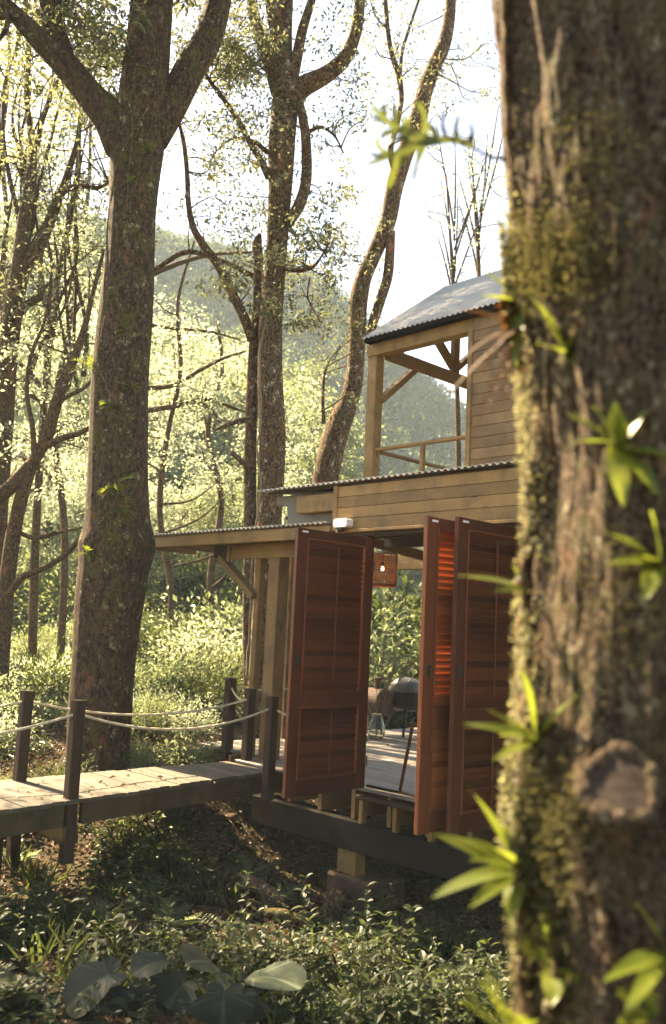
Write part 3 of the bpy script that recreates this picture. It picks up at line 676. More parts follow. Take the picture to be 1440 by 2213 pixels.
T2 = Tree('tree', 'twin stemmed pale brown tree with a broken stem rising behind the porch roof', M['bark_mid'], 47); Y2 = 14.0
T2.limb([(560, 1620, 76), (565, 1500, 62), (575, 1300, 57), (581, 1130, 54), (588, 940, 57), (583, 820, 57), (583, 720, 53), (592, 600, 47), (602, 450, 52), (609, 300, 60), (617, 200, 58), (612, 150, 48), (604, 80, 44), (592, 0, 42), (580, -150, 36), (570, -400, 28), (560, -800, 14)], Y2, 0, 24)
T2.limb([(612, 215, 40), (617, 120, 32), (619, 60, 28), (622, 0, 26), (630, -200, 20), (650, -420, 12)], Y2 - .1, .2, 12)
T2.limb([(600, 200, 36), (578, 120, 30), (560, 70, 28), (547, 20, 26), (540, -60, 24), (515, -250, 16)], Y2, .3, 12)
T2.limb([(622, 210, 32), (638, 140, 26), (652, 70, 24), (674, 0, 19), (700, -90, 14), (730, -300, 8)], Y2, -.4, 12)
T2.limb([(622, 225, 44), (655, 188, 46), (700, 164, 40), (740, 132, 36), (765, 80, 29), (776, 20, 25), (782, -50, 22), (800, -220, 17), (780, -400, 10)], Y2 - .1, -.5, 14)
T2.limb([(622, 485, 22), (645, 447, 28), (661, 395, 25), (663, 330, 24), (656, 260, 22), (645, 212, 20)], Y2 - .15, 0, 12)
T2.limb([(660, 290, 10), (690, 274, 9), (720, 290, 6), (742, 330, 4)], Y2, -.3, 6)
T2.limb([(545, 1600, 36), (540, 1300, 30), (541, 1130, 28), (543, 900, 28), (549, 760, 24), (556, 640, 20), (558, 560, 22), (555, 525, 22), (562, 505, 8)], Y2 + .2, 0, 16)
T2.limb([(546, 735, 24), (525, 680, 22), (500, 630, 22), (470, 570, 20), (440, 530, 18), (420, 497, 16), (409, 450, 13), (405, 380, 11), (398, 310, 10), (385, 255, 6)], Y2 + .1, -.8, 12)
T2.limb([(582, 385, 18), (560, 340, 15), (540, 308, 14), (515, 260, 13), (480, 210, 11), (445, 160, 8), (430, 110, 5)], Y2, -.6, 9)
T2.limb([(580, 330, 12), (548, 306, 10), (500, 300, 6), (460, 335, 4)], Y2, .3, 7)
T2.limb([(555, 600, 14), (470, 560, 10), (400, 545, 12), (330, 585, 10), (290, 600, 6)], Y2 + .4, .8, 7)
T2.limb([(545, 905, 14), (510, 912, 12), (480, 922, 9), (466, 930, 5)], Y2 - .2, -.3, 8)
T2.limb([(535, 1010, 14), (515, 990, 12), (500, 978, 12)], Y2 - .2, -.2, 8)
T2.limb([(615, 580, 10), (650, 585, 9), (680, 575, 7), (700, 545, 4)], Y2 - .1, -.3, 6)
T2.limb([(670, 600, 5), (665, 640, 4), (690, 690, 3)], Y2 - .3, 0, 5)
T2.sprays((430, -300, 830, -20), 26, 12.6, 15.5, .6, 150, .075)
T2.sprays((380, 0, 560, 170), 18, 13, 15, .45, 190, .09); T2.sprays((420, 110, 575, 260), 10, 13, 15, .38, 150, .085)
T2.sprays((395, 250, 570, 470), 20, 13, 15, .38, 110, .08); T2.sprays((610, 425, 740, 560), 14, 13.2, 14.5, .36, 120, .085)
T2.sprays((640, 0, 830, 330), 14, 13, 15, .4, 80, .075); T2.sprays((480, 480, 560, 620), 8, 13, 15, .38, 110, .085)
T2.sprays((610, 560, 720, 700), 12, 13.5, 15, .42, 140, .085)
T2.done(M['leaf_can'])

T3 = Tree('tree', 'leaning tree with a crooked trunk growing behind the upper balcony', M['bark_mid'], 53); Y3 = 15.0
T3.limb([(672, 1540, 86), (680, 1400, 76), (692, 1180, 66), (702, 1043, 58), (727, 935, 56), (758, 852, 42), (771, 747, 38), (776, 643, 40), (784, 606, 38), (808, 550, 36), (840, 475, 38), (852, 410, 40), (880, 320, 40), (906, 250, 41), (918, 200, 38), (936, 150, 36), (958, 100, 33), (970, 50, 28), (974, 0, 25), (968, -80, 24), (950, -250, 18), (970, -420, 9)], Y3, 0, 22)
T3.limb([(846, 500, 18), (842, 560, 22), (838, 600, 23), (822, 650, 22), (808, 690, 22), (798, 735, 16)], Y3 - .1, .1, 12)
T3.limb([(862, 385, 18), (845, 340, 15), (860, 260, 12), (868, 210, 12), (862, 165, 14), (845, 110, 12), (836, 40, 11), (832, -30, 9), (850, -160, 5)], Y3 - .1, -.4, 9)
T3.limb([(864, 170, 9), (870, 110, 8), (885, 60, 7), (905, 0, 6), (925, -80, 4)], Y3 - .3, -.2, 7)
T3.limb([(836, 60, 6), (815, 40, 4), (800, 0, 3)], Y3 - .4, 0, 5)
T3.limb([(700, 915, 9), (698, 870, 8), (700, 815, 7)], Y3 - .4, 0, 6)
T3.sprays((760, -300, 1100, -20), 22, 13.6, 16.5, .6, 110, .075)
T3.sprays((800, 0, 1085, 260), 20, 13.6, 16, .44, 65, .075); T3.sprays((760, 620, 830, 860), 6, 13.6, 14.4, .25, 50, .06)
T3.sprays((680, 760, 760, 1000), 5, 15.2, 16.2, .4, 70, .07)
T3.done(M['leaf_can'])

SG = 'slender trees at the left'
TA = Tree('slender_tree', 'slender forked tree at the left edge, tallest of the thin stems', M['bark_thin'], 61, SG); YA = 14.5
TA.limb([(-40, 1700, 60), (-25, 1420, 56), (-10, 1150, 50), (5, 950, 46), (12, 850, 43), (22, 740, 42), (35, 640, 42), (48, 550, 37), (55, 470, 30), (66, 400, 27), (70, 335, 20), (66, 280, 14), (58, 220, 13), (62, 130, 12), (58, 30, 10), (50, -120, 7)], YA, 0, 18)
TA.limb([(70, 345, 12), (85, 285, 11), (110, 212, 9), (140, 130, 7), (150, 40, 5), (190, -60, 4)], YA, .4, 8)
TA.limb([(50, 585, 28), (88, 525, 26), (115, 462, 24), (138, 412, 18), (172, 402, 12), (215, 405, 9), (235, 395, 5)], YA, -.5, 11)
TA.limb([(112, 470, 18), (148, 372, 16), (168, 300, 12), (176, 210, 9), (170, 120, 7), (190, 30, 4)], YA, .3, 9)
TA.limb([(45, 560, 14), (40, 470, 12), (22, 390, 11), (8, 300, 9), (12, 180, 8), (40, 80, 6), (30, -20, 5)], YA, .5, 8)
TA.limb([(30, 690, 20), (70, 650, 17), (92, 640, 14), (85, 625, 10)], YA - .2, -.2, 8)
TA.sprays((-40, 60, 270, 420), 36, 13, 16.5, .46, 210, .085); TA.sprays((-60, 380, 240, 640), 17, 13, 16, .46, 150, .085); TA.sprays((-80, -260, 280, 40), 26, 13, 17, .6, 120, .07)
for k in range(26):
    x0 = TA.rng.uniform(-20, 200); y0 = TA.rng.uniform(420, 900); hgt = TA.rng.uniform(220, 520); w_ = TA.rng.uniform(6, 13); dx = TA.rng.normal(10, 45)
    TA.limb([(x0, y0, w_), (x0 + dx * .5 + TA.rng.normal(0, 8), y0 - hgt * .35, w_ * .8), (x0 + dx + TA.rng.normal(0, 12), y0 - hgt * .7, w_ * .6), (x0 + dx * 1.1 + TA.rng.normal(0, 20), y0 - hgt, w_ * .3)], YA + TA.rng.uniform(-.5, 1.6), .3, 6, keep=False)
TA.done(M['leaf_can'])
TB = Tree('slender_tree', 'thin leaning tree left of the large dark trunk, branching low down', M['bark_thin'], 67, SG); YB = 13.4
TB.limb([(0, 1600, 40), (5, 1400, 34), (15, 1270, 34), (27, 1170, 34), (45, 1080, 29), (70, 1003, 26), (100, 950, 27), (120, 880, 26), (140, 820, 24), (165, 765, 19), (185, 700, 14), (202, 630, 10), (225, 540, 7)], YB, .3, 16)
TB.limb([(100, 965, 16), (140, 945, 14), (170, 938, 11), (200, 920, 9), (225, 905, 5)], YB, -.3, 8)
TB.limb([(125, 870, 12), (155, 852, 10), (178, 842, 9), (215, 800, 5)], YB, .3, 7)
TB.limb([(15, 1290, 16), (45, 1250, 15), (95, 1228, 13), (145, 1195, 12), (185, 1150, 8), (215, 1120, 5)], YB - .1, -.4, 8)
TB.limb([(-20, 1110, 12), (25, 1140, 11), (70, 1162, 10), (130, 1150, 8), (180, 1140, 5)], YB, .3, 7)
TB.limb([(75, 1000, 14), (70, 920, 12), (58, 850, 10), (70, 760, 9), (95, 700, 7), (110, 600, 5)], YB, .6, 8)
TB.limb([(-30, 1090, 34), (20, 1055, 32), (70, 1000, 26)], YB, .1, 12)
TB.sprays((0, 640, 240, 1000), 24, 13.6, 16, .45, 130, .085)
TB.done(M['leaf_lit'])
for i, (pts, Y, lab) in enumerate([
    ([(70, 1420, 20), (78, 1150, 18), (90, 960, 16), (100, 820, 16), (112, 700, 15), (125, 600, 14), (150, 480, 10), (172, 300, 7), (180, 100, 4)], 17.0, 'thin straight tree between the leaning tree and the dark trunk'),
    ([(130, 1450, 18), (140, 1150, 16), (118, 900, 15), (150, 700, 14), (168, 560, 12), (190, 420, 9), (200, 200, 6), (230, 0, 4)], 19.0, 'thin wavy tree just left of the large dark trunk'),
    ([(-5, 900, 18), (8, 760, 16), (5, 600, 14), (14, 480, 12), (5, 330, 10), (20, 150, 7), (10, -50, 4)], 18.0, 'thin tree at the very left edge behind the forked tree'),
    ([(340, 1480, 16), (370, 1300, 14), (345, 1100, 14), (360, 950, 12), (390, 800, 10), (385, 650, 8), (420, 520, 5)], 21.0, 'thin sapling right of the large dark trunk among bright leaves'),
    ([(470, 1480, 18), (455, 1250, 16), (478, 1080, 14), (450, 930, 12), (480, 800, 9), (470, 690, 6)], 23.0, 'slim tree left of the broken stem among bright leaves')]):
    T = Tree('slender_tree', lab, M['bark_thin'], 71 + i, SG); T.limb(pts, Y, .4, 10)
    S = T.limbs[0]
    if i == 3:
        for br in ([(285, 838, 12), (375, 833, 11), (430, 802, 9), (480, 776, 8), (535, 758, 5)], [(285, 892, 14), (390, 876, 12), (450, 862, 10), (500, 880, 7), (535, 892, 4)], [(430, 866, 7), (462, 890, 6), (475, 912, 4)], [(285, 612, 13), (400, 565, 11), (450, 552, 9), (545, 545, 6)], [(285, 696, 10), (390, 712, 8), (450, 716, 6), (520, 735, 4)]): T.limb(br, Y, .5, 7)
    if i == 1:
        for br in ([(150, 690, 12), (185, 640, 10), (235, 560, 6)], [(112, 870, 12), (60, 800, 10), (20, 770, 7)], [(120, 930, 13), (165, 905, 10), (235, 870, 6)], [(128, 1060, 12), (90, 1010, 9), (40, 985, 6)]): T.limb(br, Y, .5, 7)
    for j in range(9):
        k = int(len(S) * (.25 + .07 * j)); k = min(k, len(S) - 2); a = S[k]; L = RND.uniform(1.0, 2.4); ang = RND.uniform(0, 6.28)
        e = a[:3] + np.array([math.cos(ang) * L, math.sin(ang) * L * .6, L * RND.uniform(.2, .7)]); m_ = (a[:3] + e) / 2 + np.array([0, 0, -.12 * L])
        T.limb([(*a[:3], a[3] * .5), (*m_, a[3] * .35), (*e, .006)], Y, 0, 6)
        for q in range(2): T.spray(e + NR.normal(size=3) * .5, .6, 220, .11)
    T.done(M['leaf_lit'], True)
# saplings seen over the roof
for i, (x, y, lab) in enumerate([(985, 640, 'sparse sapling with pale leaves above the upper roof ridge'), (1040, 600, 'tall thin sapling beside the mossy trunk above the roof')]):
    T = Tree('sapling', lab, M['bark_thin'], 91 + i, 'saplings behind the roof'); Yq = 20 + i
    T.limb([(x, 1500, 14), (x + 6, 1000, 12), (x - 4, y, 9), (x - 12, y - 130, 6), (x - 20, y - 260, 3)], Yq, 0, 8)
    for j in range(9):
        a = RND.uniform(-60, 70); T.limb([(x - 3, y + 20 - 20 * j, 5), (x + a * .5, y - 60 - 24 * j, 4), (x + a, y - 130 - 30 * j, 2)], Yq, .3, 5)
    T.sprays((x - 80, y - 330, x + 90, y - 40), 16, Yq - .6, Yq + .8, .45, 55, .085)
    T.done(M['leaf_lit'])

# ------------------------------------------------------------------ middle-distance trees and bushes
def forest_proto(seed, H, spread, leaf, name, label, group, nl=40, per=480, lsize=.19, low=.10):
    T = Tree(name, label, M['bark_thin'], seed, group); r = T.rng
    pts = [(0, 0, -.3, .16)]; p = np.zeros(3)
    for k in range(1, 7): p = p + np.array([r.normal() * .25, r.normal() * .25, H * .14]); pts.append((*p, .16 * (1 - k / 7.5)))
    T.limb(pts, 1, 0, 10); S = T.limbs[0]
    for j in range(nl):
        h = low + (1 - low) * (j + r.random()) / nl; k = min(len(S) - 1, int(h * .9 * len(S))); a = S[k]; ang = j * 2.4 + r.normal() * .3
        L = spread * (1.05 - .75 * abs(h - .5) * 1.2) * r.uniform(.55, 1.15); e = a[:3] + np.array([math.cos(ang) * L, math.sin(ang) * L, L * r.uniform(.05, .55)])
        m_ = (a[:3] + e) / 2 + r.normal(size=3) * .15; T.limb([(*a[:3], a[3] * .45), (*m_, a[3] * .3), (*e, .008)], 1, 0, 5, 8, keep=False)
        for q in range(3): T.cluster(e + r.normal(size=3) * spread * .22 - np.array([0, 0, .1]), spread * .27, per // 3, lsize, .3, .5)
    return T.done(leaf, True, .5)
def place(protos, spots, labels):
    used = set()
    for i, (x, yb, Y, s) in enumerate(spots):
        pr = protos[i % len(protos)]; X = at(x, 1340, Y)[0]; o = pr if id(pr) not in used else copy_tree(pr); used.add(id(pr))
        o.location = (X, Y, float(ground_z(X, Y)) - .05); o.rotation_euler = (0, 0, RND.uniform(0, 6.28)); o.scale = (s, s, s * RND.uniform(.92, 1.1)); o['label'] = labels(x, Y, s, i % len(protos))
G1 = 'sunlit trees beyond the clearing'
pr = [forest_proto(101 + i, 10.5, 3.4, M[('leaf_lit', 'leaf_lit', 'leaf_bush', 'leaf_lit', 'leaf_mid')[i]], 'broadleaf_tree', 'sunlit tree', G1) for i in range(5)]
spots = [(-120, 0, 36, 1.15), (20, 0, 33, 1.1), (110, 0, 39, 1.2), (200, 0, 35, 1.05), (290, 0, 32, .95), (375, 0, 37, 1.1), (430, 0, 30, .85), (505, 0, 34, 1.0), (560, 0, 41, .85),
         (645, 0, 33, .52), (715, 0, 38, .58), (-40, 0, 44, 1.4), (150, 0, 50, 1.6), (330, 0, 52, 1.55), (470, 0, 54, 1.4), (610, 0, 54, .85), (760, 0, 48, .60), (860, 0, 44, .45), (980, 0, 42, .42), (1100, 0, 34, .45), (60, 0, 46, 1.45), (245, 0, 45, 1.35), (400, 0, 46, 1.3), (535, 0, 48, 1.0), (-180, 0, 46, 1.4), (80, 0, 29, .6), (340, 0, 27, .55), (480, 0, 26, .5), (250, 0, 28, .55), (585, 0, 27, .55)]
spots = [(x, b_, Y * 1.2, q * 1.2) if Y > 29.5 else (x, b_, Y, q) for x, b_, Y, q in spots]
def where(x):
    for lim, txt in ((165, 'left of the large dark trunk'), (330, 'behind the large dark trunk'), (530, 'between the dark trunk and the twin stems'), (620, 'behind the twin stemmed tree'), (775, 'between the twin stems and the balcony')):
        if x < lim: return txt
    return 'behind the cabin and its balcony'
def lb(x, Y, s, k): return ('short young sunlit tree ' if Y < 31 else 'middle height sunlit tree ' if Y < 49 else 'tall rearmost hazy tree ') + where(x)
place(pr, spots, lb)
G2 = 'bright bushes around the clearing'
def bush_proto(seed, R, leaf, name, group, n=2600, size=.085):
    r = np.random.default_rng(seed); t = thing(name, 'bush', 'bush', (0, 0, 0), 0, group); mb = MB(); PP = []; DD = []
    for j in range(26):
        a = r.uniform(0, 6.28); L = R * r.uniform(.5, 1.1); e = np.array([math.cos(a) * L * r.uniform(.3, 1), math.sin(a) * L * r.uniform(.3, 1), L * r.uniform(.45, 1.15)])
        mb.tube(spline([(0, 0, -.05), tuple(e * .5 + r.normal(size=3) * .05 + [0, 0, .1]), tuple(e)], 7), np.linspace(.014, .003, 7), 5, False)
        m = n // 26; q = r.random(m) ** .6; P = e[None, :] * q[:, None] + r.normal(size=(m, 3)) * R * .17; P[:, 2] = np.maximum(.02, P[:, 2]); PP.append(P); DD.append(unit(P - [0, 0, R * .4]) + r.normal(size=(m, 3)) * .5)
    mb.build('stems', M['bark_thin'], t); P = np.concatenate(PP); D = np.concatenate(DD)
    V, F = leaves_geo(P, D, r.uniform(.6, 1.3, len(P)) * size, .5, .12, rng=r, simple=True); link('foliage', np_mesh('foliage', V, F), leaf, t); return t
bp = [bush_proto(131 + i, 1.0, M[('leaf_bush', 'leaf_lit', 'leaf_weed', 'leaf_bush', 'leaf_mid')[i]], 'bush', G2, 2600, (.085, .07, .10, .12, .07)[i]) for i in range(5)]
bs = [(60, 0, 12.6, .75), (10, 0, 11.4, .6), (120, 0, 14.5, .8), (-60, 0, 13, 1.0), (320, 0, 12.6, .55), (370, 0, 13.4, .62), (430, 0, 12.9, .55), (480, 0, 14.2, .75), (395, 0, 15.5, .85), (510, 0, 16.5, 1.1), (300, 0, 15.5, .75),
      (450, 0, 18, 1.2), (350, 0, 19, 1.1), (520, 0, 20, 1.5), (70, 0, 19, .8), (140, 0, 22, .9), (330, 0, 24, 1.3), (420, 0, 22, 1.3), (800, 0, 17.5, 1.7), (850, 0, 19, 2.0), (905, 0, 17.2, 1.5), (960, 0, 18.5, 2.0), (1040, 0, 17.5, 1.9), (60, 0, 27, 2.4), (150, 0, 25, 2.1), (240, 0, 29, 2.8), (330, 0, 28, 2.6), (410, 0, 26, 2.3), (490, 0, 29, 2.9), (-30, 0, 26, 2.6), (560, 0, 30, 2.8), (620, 0, 27, 2.2), (880, 0, 22, 2.6), (760, 0, 21, 2.2), (610, 0, 19, 1.6), (690, 0, 18.5, 1.4), (560, 0, 17.5, 1.3)]
def bl(x, Y, s, k): return ('broad ' if s > 1.9 else 'rounded ' if s > .9 else 'low ') + ('leafy green', 'pale sunlit', 'dark green', 'large leaved green', 'shaded small leaved')[k] + (' bush growing farther off ' if Y > 20 else ' bush growing ' if Y > 14 else ' bush growing near the walkway ') + where(x)
place(bp, bs, bl)

for (x, Y, s_, k, lab) in [(150, 9.9, .34, 2, 'small dark bush at the left foot of the large dark tree'), (300, 10.9, .42, 0, 'leafy bush right behind the foot of the large dark tree'), (345, 10.3, .36, 4, 'bush between the large dark tree and the walkway end'), (300, 8.75, .34, 2, 'dark leafy bush growing under the middle of the walkway'), (375, 8.5, .30, 2, 'dark bush under the walkway nearer the cabin'), (430, 10.8, .40, 3, 'pale leafy bush beside the end of the walkway'), (30, 9.6, .38, 4, 'bush at the left edge behind the walkway')]:
    o = copy_tree(bp[k]); X = at(x, 1340, Y)[0]; o.location = (X, Y, float(ground_z(X, Y)) - .03); o.scale = (s_ * 1.15, s_ * 1.15, s_); o.rotation_euler = (0, 0, RND.uniform(0, 6.28)); o['label'] = lab; o['group'] = 'small bushes by the walkway'
# meadow grass in the clearing
n = 26000; Y = 14 + 24 * NR.random(n) ** 1.4; X = (NR.random(n) * 1.15 - .62) * Y * .62; P = np.stack([X, Y, ground_z(X, Y)], -1)
k = (ground_z(X, Y) > -.25); P = P[k]; D = NR.normal(size=(len(P), 3)) * .45 + [0, 0, 1]; V, F = leaves_geo(P, D, NR.uniform(.12, .38, len(P)), .14, .05, simple=True)
o = link('meadow_grass', np_mesh('meadow_grass', V, F), M['leaf_lit']); kind(o, 'stuff'); tag(o, 'sunlit grass and low plants covering the clearing', 'grass')

def blade(L, w, droop=.3, wave=.04, n=14, seed=0):
    """strap leaf along +x with its face up"""
    V = []
    for i in range(n):
        q = i / (n - 1); ww = w * .5 * (math.sin(math.pi * (q * .93 + .07) ** .75) ** .8 if q < 1 else 0) + .0006
        x = L * q; z = -droop * L * q * q
        for s in (-1, -.5, 0, .5, 1): V.append((x, s * ww, z + .18 * abs(s) * ww + wave * w * math.sin(7 * q + 2 * s + seed)))
    F = [(i * 5 + j, i * 5 + j + 1, (i + 1) * 5 + j + 1, (i + 1) * 5 + j) for i in range(n - 1) for j in range(4)]; return np.array(V), F
def lobed(L, w, lobes=6, droop=.15, seed=0):
    """deeply lobed frond along +x"""
    r = random.Random(seed); V = []; F = []
    def strip(P, W):
        b = len(V)
        for i, (p, ww) in enumerate(zip(P, W)):
            p = np.array(p); d = np.array(P[min(i + 1, len(P) - 1)]) - np.array(P[max(0, i - 1)]); s = unit(np.array([-d[1], d[0], 0.]))
            V.extend([p - s * ww, p + [0, 0, -.002], p + s * ww])
        for i in range(len(P) - 1):
            for j in (0, 1): F.append((b + i * 3 + j, b + i * 3 + j + 1, b + i * 3 + 4 + j, b + i * 3 + 3 + j))
    f = lambda q: (L * q, .06 * L * math.sin(3 * q), -droop * L * q * q)
    strip([f(q) for q in np.linspace(0, 1, 14)], [w * .075 * (1 - .6 * q) for q in np.linspace(0, 1, 14)])
    lw = min(w * .115, L * .74 / lobes * .30)
    for k in range(lobes):
        q = .18 + .74 * k / lobes; p = np.array(f(q))
        for sg in (-1, 1):
            ln = w * (.55 + .35 * math.sin(math.pi * q)) * r.uniform(.75, 1.15); a = sg * r.uniform(.75, 1.0)
            strip([p + np.array([math.cos(a) * ln * t, math.sin(a) * ln * t, r.uniform(.0, .03) * ln + .12 * ln * t * t]) for t in np.linspace(0, 1, 7)], [lw * (1 - .75 * t ** 1.6) * (1 + .25 * math.sin(8 * t)) * (1 if t < .99 else .1) + .0006 for t in np.linspace(0, 1, 7)])
    return np.array(V), F
def orient(V, d, up=(0, 0, 1), roll=0):
    d = unit(np.asarray(d, float)); s = unit(np.cross(np.asarray(up, float), d)); nn = np.cross(d, s); c, s_ = math.cos(roll), math.sin(roll); s2 = s * c + nn * s_; n2 = np.cross(d, s2)
    return V[:, :1] * d + V[:, 1:2] * s2 + V[:, 2:] * n2
# ------------------------------------------------------------------ undergrowth
def weed(r, h, n_pair, size):
    """stem path plus opposite leaf pairs; returns stem points, leaf bases, directions, lengths"""
    lean = r.normal(size=2) * .22; P = []; D = []; L = []
    st = [np.array([lean[0] * h * q * q, lean[1] * h * q * q, h * q]) for q in np.linspace(0, 1, 6)]; st = np.array(st)
    for k in range(n_pair):
        q = .15 + .85 * (k + 1) / n_pair; p = np.array([np.interp(q, np.linspace(0, 1, 6), st[:, i]) for i in range(3)]); a = k * 1.57 + r.normal() * .3
        for sgn in (0, math.pi):
            P.append(p); D.append([math.cos(a + sgn), math.sin(a + sgn), r.uniform(-.35, .45) + (.5 if k == n_pair - 1 else 0)]); L.append(size * (1.15 - .5 * q) * r.uniform(.75, 1.2))
    return st, np.array(P), np.array(D), np.array(L)
def in_house(X, Y):
    uu = (X - HO[0]) * HU[0] + (Y - HO[1]) * HU[1]; vv = (X - HO[0]) * HV[0] + (Y - HO[1]) * HV[1]; return (vv > -.05) & (uu > -3.4) & (vv < 5.3)
r = np.random.default_rng(201); SP = []; SD = []; SL = []; mbst = MB(); cnt = 0
while cnt < 1900:
    X = r.uniform(-3.2, 2.0); Y = r.uniform(5.2, 9.6)
    if in_house(np.array(X), np.array(Y)): continue
    d = 1.0 if Y < 7.2 else (.34 if X < -.2 else .55)
    if Y > 7.3 and -1.9 < X < .5: d = .16
    d *= .12 + 1.1 * (vnoise(np.array([X * 1.3, Y * 1.3, 3.0])) > -.12)
    if r.random() > d: continue
    h = r.uniform(.08, .46) * (1.0 if Y < 7 else .7) * (.45 if Y < 6.0 and X < .3 else 1); st, P, D, L = weed(r, h, int(r.integers(3, 8)), float(r.choice([.045, .06, .075, .10, .125]))); b0 = np.array([X, Y, float(ground_z(X, Y))])
    mbst.tube(st + b0, .0025, 3, False); SP.append(P + b0); SD.append(D); SL.append(L); cnt += 1
V, F = leaves_geo(np.concatenate(SP), np.concatenate(SD), np.concatenate(SL), .55, .10, jit=.25, rng=r)
o = link('undergrowth', np_mesh('undergrowth', V, F), M['leaf_weed']); kind(o, 'stuff'); tag(o, 'dense low green weeds covering the ground in front of the cabin', 'weeds')
o = mbst.build('stems', M['leaf_weed'], o)
gr_P, gr_D, gr_L = [], [], []
for k in range(95):
    X = r.uniform(-3, 1.8); Y = r.uniform(5.3, 8.6)
    if in_house(np.array(X), np.array(Y)) or vnoise(np.array([X * 1.1, Y * 1.1, 9.0])) < -.05: continue
    m_ = int(r.integers(6, 16)); b0 = np.array([X, Y, float(ground_z(X, Y))]); gr_P.append(b0 + r.normal(size=(m_, 3)) * [.03, .03, 0]); dd = r.normal(size=(m_, 3)) * .55; dd[:, 2] = 1; gr_D.append(dd); gr_L.append(r.uniform(.12, .38, m_))
V, F = leaves_geo(np.concatenate(gr_P), np.concatenate(gr_D), np.concatenate(gr_L), .09, .03, rng=r); g_ = link('grass_tufts', np_mesh('grass_tufts', V, F), M['leaf_weed']); kind(g_, 'stuff'); tag(g_, 'thin grass blades growing between the weeds in front of the cabin', 'grass')
VV, FF, nv_ = [], [], 0
for k in range(46):
    X = r.uniform(-3, 1.8); Y = r.uniform(5.6, 8.8)
    if in_house(np.array(X), np.array(Y)): continue
    b0 = np.array([X, Y, float(ground_z(X, Y)) + .02])
    for q in range(int(r.integers(5, 9))):
        a = r.uniform(0, 6.28); V, F = lobed(r.uniform(.18, .34), r.uniform(.07, .12), 8, .35, k * 10 + q); V = orient(V, (math.cos(a), math.sin(a), r.uniform(.5, 1.1)), (0, 0, 1), 0) + b0; VV.append(V); FF += [tuple(i_ + nv_ for i_ in f) for f in F]; nv_ += len(V)
g_ = link('ground_ferns', np_mesh('ground_ferns', np.concatenate(VV), FF), M['leaf_bush']); kind(g_, 'stuff'); tag(g_, 'small green ferns scattered among the weeds', 'ferns')
# creeping cover under the walkway and round the big tree
n = 16000; X = r.uniform(-5, .3, n); Y = r.uniform(8.6, 14, n); g = vnoise(np.stack([X * .8, Y * .8, 0 * X], -1), 4); k = (g > .02) & ~in_house(X, Y) & ~((X > -1.3) & (Y < 10.2)); X, Y = X[k], Y[k]
P = np.stack([X, Y, ground_z(X, Y) + r.uniform(.02, .22, len(X))], -1); V, F = leaves_geo(P, r.normal(size=P.shape) * [1, 1, .3], r.uniform(.05, .11, len(X)), .6, .1, rng=r, jit=.4, simple=True)
o = link('ground_cover', np_mesh('ground_cover', V, F), M['leaf_weed']); kind(o, 'stuff'); tag(o, 'creeping leafy ground cover around the foot of the large dark tree', 'ground cover')
# leaf litter
n = 36000; X = r.uniform(-5, 3.5, n); Y = r.uniform(4.5, 13, n); P = np.stack([X, Y, ground_z(X, Y) + r.uniform(.003, .03, n)], -1)
V, F = leaves_geo(P, r.normal(size=P.shape) * [1, 1, .22], r.uniform(.03, .085, n), .5, .16, rng=r, jit=.45, simple=True)
o = link('leaf_litter', np_mesh('leaf_litter', V, F), M['litter']); kind(o, 'stuff'); tag(o, 'brown dead leaves scattered over the soil', 'leaf litter')
SPL = []
for (u0, u1, v0, v1, zf, cnt) in ((-1.8, -.9, -5, -.2, lambda u, v: 0 * u + .004, 45), (-3.0, 1.5, .2, 4.5, lambda u, v: 0 * u + .006, 60), (-1.6, 1.5, 0, 1.4, lambda u, v: 2.985 + (v + .09) * .0721, 160), (-4.4, -.8, 0, 1.0, lambda u, v: 2.57 + v * .036, 110)):
    uu = r.uniform(u0, u1, cnt); vv = r.uniform(v0, v1, cnt); SPL.append(HO[None, :] + uu[:, None] * HU + vv[:, None] * HV + np.stack([0 * uu, 0 * uu, zf(uu, vv)], -1))
P = np.concatenate(SPL); V, F = leaves_geo(P, r.normal(size=P.shape) * [1, 1, .12], r.uniform(.03, .08, len(P)), .5, .16, rng=r, jit=.3, simple=True)
o = link('leaf_litter', np_mesh('leaf_litter', V, F), M['litter']); kind(o, 'stuff'); tag(o, 'dead leaves fallen on the boards and the metal roofs', 'leaf litter')
for i in range(26):
    x = r.uniform(-2.4, .3); y = r.uniform(6.2, 10.2)
    if in_house(np.array(x), np.array(y)): continue
    a = r.uniform(0, 6.28); L = r.uniform(.2, .8); q = np.linspace(0, 1, 9); px_ = x + math.cos(a) * L * q + .03 * np.sin(6 * q + i); py_ = y + math.sin(a) * L * q; Pq = np.stack([px_, py_, ground_z(px_, py_) + .018 + .03 * np.abs(np.sin(4 * q + i))], -1)
    mb = MB().tube(Pq - Pq[0], np.linspace(r.uniform(.006, .013), .003, 9), 6, True, .15, i); k = 5; mb.tube(spline([tuple(Pq[k] - Pq[0]), tuple(Pq[k] - Pq[0] + [math.cos(a + .8) * L * .3, math.sin(a + .8) * L * .3, .03])], 5), np.linspace(.005, .002, 5), 5)
    o = mb.build('twig', M['bark_thin'], None, True); o.location = tuple(Pq[0]); tag(o, 'bare brown twig lying on the forest floor between the weeds and the walkway', 'twig', 'twigs on the forest floor')
